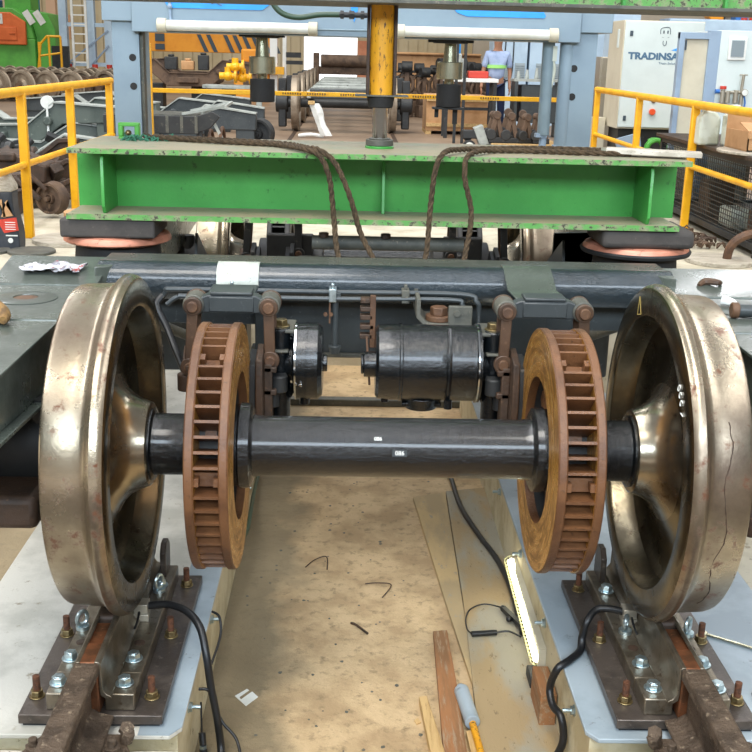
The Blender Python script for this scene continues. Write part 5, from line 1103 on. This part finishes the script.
# orange crane beam with hazard stripes
t = thing('crane_beam', 'orange crane beam with black hazard stripes seen through the portal', 'crane', (-5.0, 34, .9))
b = MB(); b.box(-7.2, -2.6, 34, 34.6, 1.06, 1.72); b.box(-7.2, -6.9, 34.1, 34.5, FZ, 1.06); b.box(-2.9, -2.6, 34.1, 34.5, FZ, 1.06); cb = b.build('beam', 'craneor', t, bevel=.02)
b = MB()
for x in (-5.2, -4.9, -4.35, -4.05, -3.75, -3.45, -3.15, -2.85): b.prism([(x, 1.62), (x+.13, 1.62), (x+.38, 1.08), (x+.25, 1.08)], 'y', 33.96, 34.0)
b.box(-6.55, -6.25, 33.96, 34, 1.38, 1.62); b.box(-6.55, -6.25, 33.96, 34, 1.12, 1.3); b.build('hazard_stripes', 'ink', cb)
# brown bogie frame on stands, dark frames, near trolley
bogie('bogie_frame', 'brown bogie frame raised on stands, seen through the left half of the portal', -3.3, 19.5, .42, (0, 0, .02), 'bgbrown', L_=2.6, W_=1.6)
for i, x in enumerate((-4.0, -3.2, -2.6)):
    b = MB(); b.box(x-.12, x+.12, 19.2, 19.6, FZ, .5); b.box(x-.2, x+.2, 19.1, 19.7, FZ, -.12); tag(b.build('support_stand', 'bgdark', bevel=.01), f"dark stand under the raised brown bogie frame, {('left', 'middle', 'right')[i]} one", 'stand')
bogie('bogie_frame', 'dark slate bogie frame with light outlines below the barrier rail on the left', -2.75, 12.4, -.15, (0, 0, 0), 'darkgrey', L_=2.7, W_=1.4, H=.3)
solo_wheel(-1.40, 12.0, .08, .2, 'small dark wheel end at the right of the dark slate bogie frame', 1.4, 'bgdark', .16)
t = thing('work_trolley', 'grey-brown low frame on black legs just behind the left portal leg', 'trolley', (-1.9, 8.7, FZ))
b = MB(); b.box(-2.7, -1.72, 8.4, 8.44, .42, .50); b.box(-2.7, -1.72, 8.4, 8.44, .32, .43); b.prism([(-1.75, .33), (-1.75, .50), (-1.58, .55), (-1.50, .50), (-1.6, .38)], 'y', 8.4, 8.46); b.build('side_frame', 'bgdark', t, bevel=.006)
b = MB(); b.box(-2.7, -1.72, 9.1, 9.16, .33, .50); b.build('side_frame', 'bgdark', t, bevel=.006)
b = MB()
for k in range(9): b.box(-2.7, -1.75, 8.46+k*.08, 8.50+k*.08, .49, .51)
for k in range(7): b.box(-2.66+k*.15, -2.63+k*.15, 8.395, 8.40, .33, .50)
b.build('slats', 'dust', t)
b = MB(); b.bar((-1.9, 8.45, .52), (-1.45, 8.6, .60), .025, .025); b.bar((-1.9, 9.1, .52), (-1.45, 9.1, .62), .025, .025); b.bar((-1.45, 8.5, .60), (-1.45, 9.1, .62), .025, .025); b.bar((-1.7, 8.5, .53), (-1.5, 8.9, .60), .025, .025); b.bar((-1.6, 8.45, .50), (-1.42, 8.45, .15), .03, .02, up=(0, 1, 0)); b.build('top_bars', 'silver', t)
for x, y in ((-2.6, 8.45), (-1.72, 8.45), (-2.6, 9.1), (-1.72, 9.1)):
    b = MB(); b.box(x-.03, x+.03, y-.03, y+.03, FZ, .35); b.build('leg', 'bgdark', t)
b = MB(); b.box(-2.7, -1.75, 8.45, 9.1, .05, .10); b.box(-2.55, -2.3, 8.5, 8.9, .1, .26); b.box(-2.2, -1.95, 8.55, 8.8, .1, .24); b.cyl((-1.9, 8.5, .16), (-1.9, 8.7, .16), .06, n=14); b.build('lower_shelf', 'bgdark', t, bevel=.01)
b = MB(); b.tube([(-1.62+.0, 8.6+.0+.25*math.cos(a), .08+.27*math.sin(a)) for a in [PI*i/12-.6 for i in range(15)]], .018, 8); b.tube([(-1.50, 8.6+.25*math.cos(a), .08+.30*math.sin(a)) for a in [PI*i/12-.6 for i in range(15)]], .018, 8); tag(b.build('rusty_hoop', 'rust'), 'pair of rusty steel hoops at the right end of the low trolley', 'hoop')
for i, (x, m_, w8, h8) in enumerate(((-3.62, 'bgdark', .24, .24), (-3.3, 'card', .24, .17), (-3.0, 'bgdark', .2, .28))):
    b = MB(); b.box(x-w8/2, x+w8/2, 18.6, 18.8, .775, .775+h8); b.cyl((x, 18.7, .775+h8), (x, 18.7, .82+h8), .06, n=12); tag(b.build('loaded_box', m_, bevel=.015), f"{('black', 'pale brown', 'tall black')[i]} box standing on the raised brown bogie frame", 'box')
for i, (x, y, z) in enumerate(((-2.35, 17, .72), (-2.1, 17.1, .70), (-2.22, 17.0, .88))):
    t = thing('yellow_valve', f"yellow valve casting beside the raised brown frame, {('left', 'right', 'top')[i]} one", 'valve', (x, y, z-.1))
    b = MB(); b.sph((x, y, z), .10, 14, (1, 1, .9)); b.cyl((x-.15, y, z), (x+.15, y, z), .06, n=14); b.lathe([(-.02, .05), (-.02, .12), (.02, .12), (.02, .05)], (x+.14, y, z), axis='x', n=16); b.cyl((x, y, z), (x, y, z+.15), .06, n=12); b.build('body', 'yellow', t)
b = MB(); b.box(-2.8, -1.7, 16.9, 17.4, .5, .56); b.box(-2.75, -2.65, 17, 17.1, FZ, .5); b.box(-1.85, -1.75, 17, 17.1, FZ, .5); b.box(-2.75, -1.75, 17.2, 17.3, .1, .16); tag(b.build('steel_table', 'silver', bevel=.006), 'low steel table carrying the yellow valve castings', 'table')
t = thing('forklift_machine', 'yellow-orange machine with white mast left of the bright doorway', 'machine', (-2.2, 27, FZ))
b = MB(); b.box(-3.4, -2.4, 28, 29, FZ, .85); b.box(-3.2, -2.6, 28.1, 28.9, .85, 1.2); b.build('body', 'craneor', t, bevel=.05)
b = MB(); b.box(-2.4, -2.2, 28, 28.2, FZ, 1.8); b.box(-2.05, -1.95, 28, 28.2, FZ, 1.8); b.build('mast', 'white', t)
b = MB(); b.box(-2.6, -2.0, 27.8, 28.0, .55, .75); b.build('carriage', 'yellow', t)
b = MB(); b.box(-1.95, -1.55, 27.9, 28.2, 1.0, 1.14); b.box(-1.95, -1.5, 27.9, 28.2, .82, .92); b.build('dark_boxes', 'bgdark', t)
b = MB(); b.box(-1.97, .05, 40, 40.4, FZ, 3.4); o = b.build('door_1', 'glass'); struct(o)  # emissive panel stands in for the daylight of the open doorway
b = MB(); b.box(.07, .6, 39, 39.4, FZ, 1.6); tag(b.build('brick_pillar', mat('salmon_brick', 0xcf8a66, 0xbd7855, s1=3)), 'salmon brick pillar right of the bright doorway', 'pillar')

# row of wheelsets with a bogie in the middle distance
GX = -.27
t = thing('floor_rails', 'pair of dark rails set in the brown hall floor under the middle row', 'rails', (GX, 18, FZ))
for s in (-1, 1):
    b = MB(); b.box(GX+s*.86-.03, GX+s*.86+.03, 8, 30, FZ, FZ+.012); b.build('rail', 'darkrust', t)
b = MB(); b.prism([(2.02, 32), (2.10, 32), (2.42, 8), (2.34, 8)], 'z', FZ, FZ+.004)
tag(b.build('floor_line', 'yellow'), 'yellow painted line on the brown hall floor right of the middle row', 'floor line')
p2 = thing('row_wheelset', 'front wheelset of the row standing on the floor rails, with dark axle boxes', 'wheelset', (0, 0, 0), 'wheelsets on the floor rails')
b = MB(); b.cyl((-1.2, 0, 0), (1.2, 0, 0), .08, n=16); b.build('axle', 'bgdark', p2)
for s in (-1, 1):
    b = MB(); b.lathe([(s*.78, .08), (s*.78, .15), (s*.84, .2), (s*.84, .36), (s*.79, .4), (s*.79, .49), (s*.81, .515), (s*.83, .48), (s*.93, .47), (s*.93, .4), (s*.89, .36), (s*.89, .2), (s*.95, .14), (s*.95, .08)], n=44); b.build('wheel', 'bgwheel', p2)
    b = MB(); b.cyl((s*1.0, 0, 0), (s*1.22, 0, 0), .17, n=20); b.box(s*1.03, s*1.17, -.12, .12, -.42, .42); b.build('axle_box', 'bgdark', p2, bevel=.02)
p2.location = (GX, 16.9, FZ+.49)
for i, y in enumerate((19.3, 21.6, 23.9, 26.2)): dup(p2, (GX, y, FZ+.49), f"{('second', 'third', 'fourth', 'rearmost')[i]} wheelset of the row standing on the floor rails")
t = thing('row_underframe', 'grey slatted underframe lying between the wheels of the middle row', 'underframe', (GX, 18, .2))
for k, y in enumerate((16.3, 18.0, 19.9, 21.8, 24.0, 26)):
    b = MB(); b.box(GX-.60, GX+.60, y, y+.22, .39, .56); b.build('cross_member', 'darkgrey' if k == 0 else 'silver', t, bevel=.02)
for s in (-1, 1):
    b = MB(); b.box(GX+s*.60-.05, GX+s*.60+.05, 16.3, 26.4, .39, .52); b.build('long_member', 'silver', t, bevel=.02)
b = MB(); b.cyl((GX-.7, 27, .95), (GX+.7, 27, .95), .16, n=20); b.box(GX-.8, GX+.8, 27.0, 27.4, .6, .8); b.box(GX-.9, GX-.75, 26.9, 27.3, FZ, 1.15); b.box(GX+.75, GX+.9, 26.9, 27.3, FZ, 1.15)
tag(b.build('brown_bogie_end', 'bgbrown', bevel=.02), 'brown bogie end at the far end of the middle row', 'bogie end')
t = thing('white_cloth', 'white cloth with a tan collar hanging on the front of the middle row', 'cloth', (-.56, 15.2, FZ))
b = MB(); n_ = 7; rows = []
for i in range(n_):
    z = .36-.52*i/(n_-1); x = -.84+.20*i/(n_-1); w8 = .17+.02*math.sin(i*1.3); rows.append([b.bm.verts.new((x+dx*w8/.2, 15.2+dy+.03*math.sin(i*2+dx*20), z)) for dx, dy in ((0, 0), (.09, -.05), (.18, 0), (.20, .05), (.0, .05))])
for a, c_ in zip(rows, rows[1:]):
    for k in range(5): b.bm.faces.new((a[k], a[(k+1) % 5], c_[(k+1) % 5], c_[k]))
b.bm.faces.new(rows[0][::-1]); b.bm.faces.new(rows[-1]); b.build('drape', 'white', t)
b = MB(); b.box(-.85, -.74, 15.14, 15.2, .34, .40); b.build('collar', 'wood', t, bevel=.01)
b = MB(); b.tube([(-1.0, 15.3, -.17), (-.8, 15.2, -.14), (-.6, 15.25, -.17)], .03, 8, smooth=3); tag(b.build('white_rag', 'white'), 'small white rag on the floor beside the left front wheel of the row', 'rag')

# right window of the portal: shelves of castings, bench, pallet, person
proto = None
rnd = random.Random(4)
pos = []
for r_ in range(3):
    for c_ in range(6): pos.append((1.12+c_*.40+rnd.uniform(-.05, .05), 22.2+r_*1.0, FZ))
for i, (x, y, z) in enumerate(pos):
    lab = f"stack of brown castings on the floor right of the yellow cylinder, {('front', 'middle', 'back')[i//6]} row, {('leftmost', 'second', 'third', 'fourth', 'fifth', 'rightmost')[i%6]}"
    if proto is None:
        proto = thing('casting_stack', lab, 'castings', (0, 0, 0), 'stacks of brown castings')
        b = MB(); b.box(-.16, .16, -.15, .15, 0, .3); b.cyl((-.15, 0, .4), (.15, 0, .4), .14, n=16); b.build('lower_casting', 'bgbrown', proto, bevel=.02)
        b = MB(); b.tube([(.15*math.cos(a), 0, .72+.2*math.sin(a)) for a in [2*PI*k/14 for k in range(14)]], .045, 8, closed=True); b.box(-.05, .05, -.08, .08, .5, 1.0); b.build('upper_casting', 'bgbrown', proto, bevel=.01)
        b = MB(); b.cyl((-.12, -.05, 1.1), (.12, -.05, 1.1), .12, n=14); b.box(-.17, .17, -.1, .1, .98, 1.02); b.build('top_casting', 'bgdark', proto, bevel=.01)
        proto.location = (x, y, z)
    else: dup(proto, (x, y, z), lab, rnd.uniform(-.6, .6), scale=rnd.uniform(.85, 1.1))
b = MB(); b.box(.8, 3.3, 27, 27.5, FZ, 1.15); b.box(.8, 3.3, 26.9, 27.4, 1.15, 1.22); tag(b.build('tan_crate', 'card', bevel=.03), 'long tan crate wall behind the stacks of brown castings', 'crate')
b = MB(); b.box(2.35, 2.7, 26.5, 26.7, FZ, 1.55); tag(b.build('blue_banner', 'signblue'), 'light blue panel behind the stacks, near the right strip light', 'panel')
t = thing('wooden_crate', 'large pale wooden crate behind the right hanging jack', 'crate', (1.65, 17, FZ))
b = MB(); b.box(1.2, 2.3, 16.8, 17.8, FZ+.06, .48); b.build('body', 'card', t, bevel=.01)
b = MB(); b.box(1.2, 2.3, 16.75, 16.8, .38, .44); b.box(1.2, 2.3, 16.75, 16.8, -.06, 0); b.box(1.2, 1.3, 16.8, 17.8, FZ, FZ+.06); b.box(2.2, 2.3, 16.8, 17.8, FZ, FZ+.06); b.build('batten', 'wood', t)
t = thing('work_bench', 'black-legged work bench with a white top between crate and person', 'bench', (1.75, 15.5, FZ))
b = MB(); b.box(1.45, 2.35, 15.9, 16.5, .74, .80); b.build('top', 'white', t, bevel=.005)
for x, y in ((1.48, 15.95), (2.3, 15.95), (1.48, 16.45), (2.3, 16.45)):
    b = MB(); b.box(x-.03, x+.03, y-.03, y+.03, FZ, .74); b.build('leg', 'bgdark', t)
b = MB(); b.box(1.5, 2.3, 16.44, 16.48, .25, .30); b.build('stretcher', 'bgdark', t)
b = MB(); b.box(1.85, 2.2, 16.1, 16.4, .80, .92); tag(b.build('red_box', 'red', bevel=.02), 'red tool box on the work bench', 'box')
b = MB(); b.box(1.5, 1.8, 16.05, 16.4, .80, 1.12); b.box(1.52, 1.72, 16.0, 16.05, .98, 1.2); tag(b.build('grey_vise', 'silver', bevel=.02), 'grey bench machine on the work bench left of the red box', 'machine')
for i, x in enumerate((1.53, 1.66)):
    b = MB(); b.box(x-.022, x+.022, 14.8, 14.86, FZ, 1.7); tag(b.build('black_post', 'bgdark'), f"thin black upright post right of the hanging jack, {('left', 'right')[i]} of two", 'post')
t = thing('pallet_truck', 'small grey wheeled lifting cart with a white wheel on the yellow floor line', 'cart', (1.6, 13.2, FZ))
b = MB(); b.bar((1.72, 13.2, .18), (1.83, 13.2, -.10), .14, .2, up=(0, 1, 0)); b.box(1.50, 1.80, 13.1, 13.4, -.16, -.10); b.build('body', 'silver', t, bevel=.01)
b = MB(); b.cyl((1.60, 13.05, -.11), (1.60, 13.14, -.11), .095, n=24); wq = b.build('wheel', 'bgdark', t)
b = MB(); b.cyl((1.60, 13.04, -.11), (1.60, 13.05, -.11), .065, n=24); b.build('wheel_disc', 'white', wq)
b = MB(); b.sph((1.58, 13.2, .04), .08, 14); b.box(1.50, 1.74, 13.12, 13.32, .0, .12); b.build('motor', 'bgdark', t, bevel=.01)
b = MB(); b.cyl((1.92, 13.05, -.15), (1.92, 13.12, -.15), .05, n=16); b.box(1.84, 2.0, 13.1, 13.3, -.14, -.06); b.build('castor', 'bgdark', t, bevel=.01)
t = thing('pallet', 'wooden pallet on the brown floor right of the yellow line', 'pallet', (2.35, 13.4, FZ))
b = MB()
for k in range(5): b.box(1.92, 2.95, 13.0+k*.2, 13.12+k*.2, FZ+.12, FZ+.145)
b.build('deck_boards', 'wood', t)
for x in (1.95, 2.4, 2.85):
    b = MB(); b.box(x-.05, x+.05, 13.0, 13.9, FZ, FZ+.12); b.build('bearer', 'wood', t)
proto = None
for i in range(8):
    x, y = 2.0+(i % 4)*.22, 13.2+(i//4)*.4
    lab = f"brown brake lever casting on the pallet, {('front', 'back')[i//4]} row, {('leftmost', 'second', 'third', 'rightmost')[i%4]}"
    if proto is None:
        proto = thing('brake_casting', lab, 'casting', (0, 0, 0), 'brown castings on the pallet')
        b = MB(); b.bar((-.09, 0, .02), (.0, 0, .42), .07, .08, up=(0, 1, 0)); b.bar((.10, 0, .02), (.0, .02, .42), .07, .08, up=(0, 1, 0)); b.cyl((-.0, -.06, .40), (0, .06, .40), .06, n=14); b.build('lever', 'bgbrown', proto, bevel=.01)
        b = MB(); b.cyl((-.08, -.07, .12), (-.08, .07, .12), .08, n=14); b.box(-.12, .14, -.06, .06, .0, .08); b.build('block', 'bgdark', proto, bevel=.01)
        proto.location = (x, y, FZ+.145)
    else: dup(proto, (x, y, FZ+.145), lab, rnd.uniform(-.4, .4), scale=rnd.uniform(.9, 1.1))
b = MB(); b.box(2.6, 2.9, 10.2, 10.5, FZ, .0); b.box(2.55, 2.8, 10.1, 10.3, -.02, .12); b.cyl((2.7, 10.1, -.1), (2.7, 10.0, -.1), .07, n=14); tag(b.build('small_casting_pile', 'bgbrown', bevel=.02), 'small brown casting beside the blue-grey cylinders at the floor', 'casting')
t = thing('steel_bench', 'dark grey bench with small items behind the pallet of castings', 'bench', (3.0, 16.5, FZ))
b = MB(); b.box(2.7, 3.6, 16.5, 17.0, .76, .80); b.build('top', 'silver', t)
b = MB(); b.box(2.72, 2.78, 16.5, 17, FZ, .76); b.box(3.5, 3.56, 16.5, 17, FZ, .76); b.box(2.85, 3.5, 16.55, 17, .05, .7); b.build('base', 'darkgrey', t, bevel=.01)
for i, x in enumerate((2.8, 2.95, 3.12)):
    b = MB(); b.cyl((x, 16.7, .80), (x, 16.7, .93+.03*i), .04, .02, n=12); tag(b.build('spray_bottle', 'silver'), f"small grey bottle on the dark grey bench, {('left', 'middle', 'right')[i]} one", 'bottle')
for i, (x0_, x1_, z1_) in enumerate(((2.75, 3.45, 2.2), (3.5, 4.3, 2.2), (4.35, 5.2, 2.2))):
    t = thing('machine_cabinet', f"pale blue machine cabinet behind the person, {('left', 'middle', 'right')[i]} of three", 'cabinet', ((x0_+x1_)/2, 20, FZ))
    b = MB(); b.box(x0_, x1_, 20, 20.8, FZ, z1_); b.build('body', 'paleblue', t, bevel=.01)
    for k in range(2):
        xx = x0_+.14+k*(x1_-x0_)*.45
        b = MB(); b.box(xx, xx+.2, 19.98, 20, .75, 1.05)
        for j in range(6): b.box(xx, xx+.2, 19.965, 19.98, .77+j*.045, .79+j*.045)
        b.build('louvre', 'windowgrey', t)
b = MB(); b.tube([(3.0, 19.985, 2.1), (2.98, 19.985, 1.2), (2.9, 19.985, .85), (3.05, 19.985, .7), (3.15, 19.985, .9), (3.15, 19.985, 2.1)], .012, 6, smooth=5); tag(b.build('hanging_cable', 'bgdark'), 'thin dark cables hanging beside the person', 'cable')

# person seen from behind
def skin(name, vs, es, rs, m_, parent, root=0, sub=2):
    me = bpy.data.meshes.new(name); me.from_pydata([V(v)-ORG[parent.name] for v in vs], es, []); me.materials.append(X[m_])
    o = bpy.data.objects.new(name, me); C.objects.link(o); o.parent = parent; ORG[o.name] = ORG[parent.name]
    sk = o.modifiers.new('skin', 'SKIN'); sk.use_smooth_shade = True
    for i, r in enumerate(rs):
        d = me.skin_vertices[0].data[i]; d.radius = r if isinstance(r, tuple) else (r, r); d.use_root = (i == root)
    su = o.modifiers.new('sub', 'SUBSURF'); su.levels = sub; su.render_levels = sub
    return o
px, py, pz = 2.52, 17.6, FZ
t = thing('person', 'person in a pale blue-grey shirt with a yellow-green band and navy trousers, standing turned away', 'person', (px, py, pz))
def pp(x, y, z): return (px+x, py+y, pz+z)
vs = [pp(0, 0, .98), pp(0, 0, 1.15), pp(.01, 0, 1.38), pp(.01, 0, 1.47), pp(.01, -.01, 1.56), pp(.01, -.02, 1.66), pp(.01, -.01, 1.74),
      pp(-.17, 0, 1.40), pp(-.24, .0, 1.12), pp(-.27, -.08, .88), pp(-.28, -.12, .80),
      pp(.19, 0, 1.40), pp(.25, .02, 1.12), pp(.25, -.04, .87), pp(.25, -.08, .79),
      pp(-.09, 0, .88), pp(-.10, -.02, .50), pp(-.10, .02, .09), pp(-.10, -.12, .04),
      pp(.09, 0, .88), pp(.12, .03, .50), pp(.14, .10, .09), pp(.15, -.02, .04)]
es = [(0, 1), (1, 2), (2, 3), (3, 4), (4, 5), (5, 6), (2, 7), (7, 8), (8, 9), (9, 10), (2, 11), (11, 12), (12, 13), (13, 14), (0, 15), (15, 16), (16, 17), (17, 18), (0, 19), (19, 20), (20, 21), (21, 22)]
rs = [(.11, .07), (.12, .085), (.13, .10), .055, .075, .095, .06, .055, .042, .03, .035, .055, .042, .03, .035, .08, .055, .04, .035, .08, .055, .04, .035]
body = skin('body', vs, es, rs, 'skin', t)
skin('shirt', [pp(0, 0, .91), pp(0, 0, 1.15), pp(.01, 0, 1.38), pp(.01, 0, 1.46), pp(-.17, 0, 1.41), pp(-.235, 0, 1.15), pp(.19, 0, 1.41), pp(.25, .01, 1.15)], [(0, 1), (1, 2), (2, 3), (2, 4), (4, 5), (2, 6), (6, 7)], [(.17, .13), (.165, .125), (.17, .13), .07, .075, .065, .075, .065], 'shirt', t)
skin('trousers', [pp(0, 0, .99), pp(-.09, 0, .86), pp(-.10, -.02, .50), pp(-.10, .02, .10), pp(.09, 0, .86), pp(.12, .03, .50), pp(.14, .10, .10)], [(0, 1), (1, 2), (2, 3), (0, 4), (4, 5), (5, 6)], [(.165, .125), .10, .078, .065, .10, .078, .065], 'navy', t)
b = MB(); b.lathe([(1.16, .150), (1.16, .178), (1.22, .178), (1.22, .150)], (0, 0, 0), axis='z', n=28)
for v in b.bm.verts: v.co = V((px+v.co.x*1.02, py+v.co.y*.80, pz+v.co.z))
b.build('reflective_band', 'hivis', t)
b = MB(); b.sph(pp(.01, .01, 1.70), .098, 14, (1, 1.05, .95)); b.build('hair', 'hair', t)
# hands: palm and fingers, small
for hx, s in ((-.28, -1), (.25, 1)):
    b = MB(); b.sph(pp(hx, -.12+(.04 if s > 0 else 0), .775), .035, 10, (.6, 1, 1.2))
    for k in range(4): b.tube([pp(hx+.0, -.145+.02*k+(.04 if s > 0 else 0), .745), pp(hx-s*.004, -.148+.02*k+(.04 if s > 0 else 0), .705-.004*(k in (1, 2))), pp(hx-s*.015, -.143+.02*k+(.04 if s > 0 else 0), .685)], .008, 6)
    b.tube([pp(hx, -.15+(.04 if s > 0 else 0), .78), pp(hx-s*.01, -.175+(.04 if s > 0 else 0), .75), pp(hx-s*.012, -.178+(.04 if s > 0 else 0), .725)], .009, 6); b.build('hand', 'skin', t)

# top right: crane end, blue column, window
t = thing('crane_hook_block', 'orange-yellow crane end block near the top right corner', 'crane', (7.25, 20, 1.8))
b = MB(); b.prism([(7.05, 2.4), (7.42, 2.4), (7.42, 1.95), (7.36, 1.86), (7.26, 1.88), (7.10, 2.05)], 'y', 20, 20.3); b.build('block', 'craneor', t, bevel=.02)
b = MB(); b.box(7.66, 7.92, 20, 20.3, FZ, 3.2); tag(b.build('blue_column', mat('strong_blue_paint', 0x3c7fd0)), 'strong blue column at the top right corner', 'column')
t = thing('lattice_window', 'bright barred window strip behind the blue column', 'window', (8.1, 22, 1.9))
b = MB(); b.box(7.85, 8.7, 22.05, 22.1, 1.9, 2.6); b.build('pane', 'white', t)
b = MB()
for k in range(5): b.bar((7.85+k*.2, 22, 1.9), (7.95+k*.2, 22, 2.6), .03, .03)
for k in range(4): b.box(7.85, 8.7, 22, 22.03, 1.95+k*.18, 1.98+k*.18)
b.build('bars', 'darkgrey', t)
b = MB(); b.box(8.0, 12, 20.5, 20.8, FZ, 2.6); tag(b.build('tan_partition', mat('salmon_partition', 0xd0a583)), 'salmon-tan partition at the top right corner', 'partition')
b = MB(); b.box(3.75, 8.2, 23, 23.3, FZ, 3.2); struct(b.build('wall_right', 'wallgrey'))
b = MB(); b.box(4.9, 7.7, 18, 18.6, FZ, 1.82); tag(b.build('long_cupboard', 'bluegrey', bevel=.01), 'long blue-grey cupboard behind the control cabinet and booth', 'cupboard')
for i in (0, 1):
    b = MB(); b.cyl((7.25+i*.16, 18.3, 1.82), (7.25+i*.16, 18.3, 1.98), .06, n=14); tag(b.build('red_tin', 'red'), f"small red tin on the long blue-grey cupboard, {('left', 'right')[i]} one", 'tin')
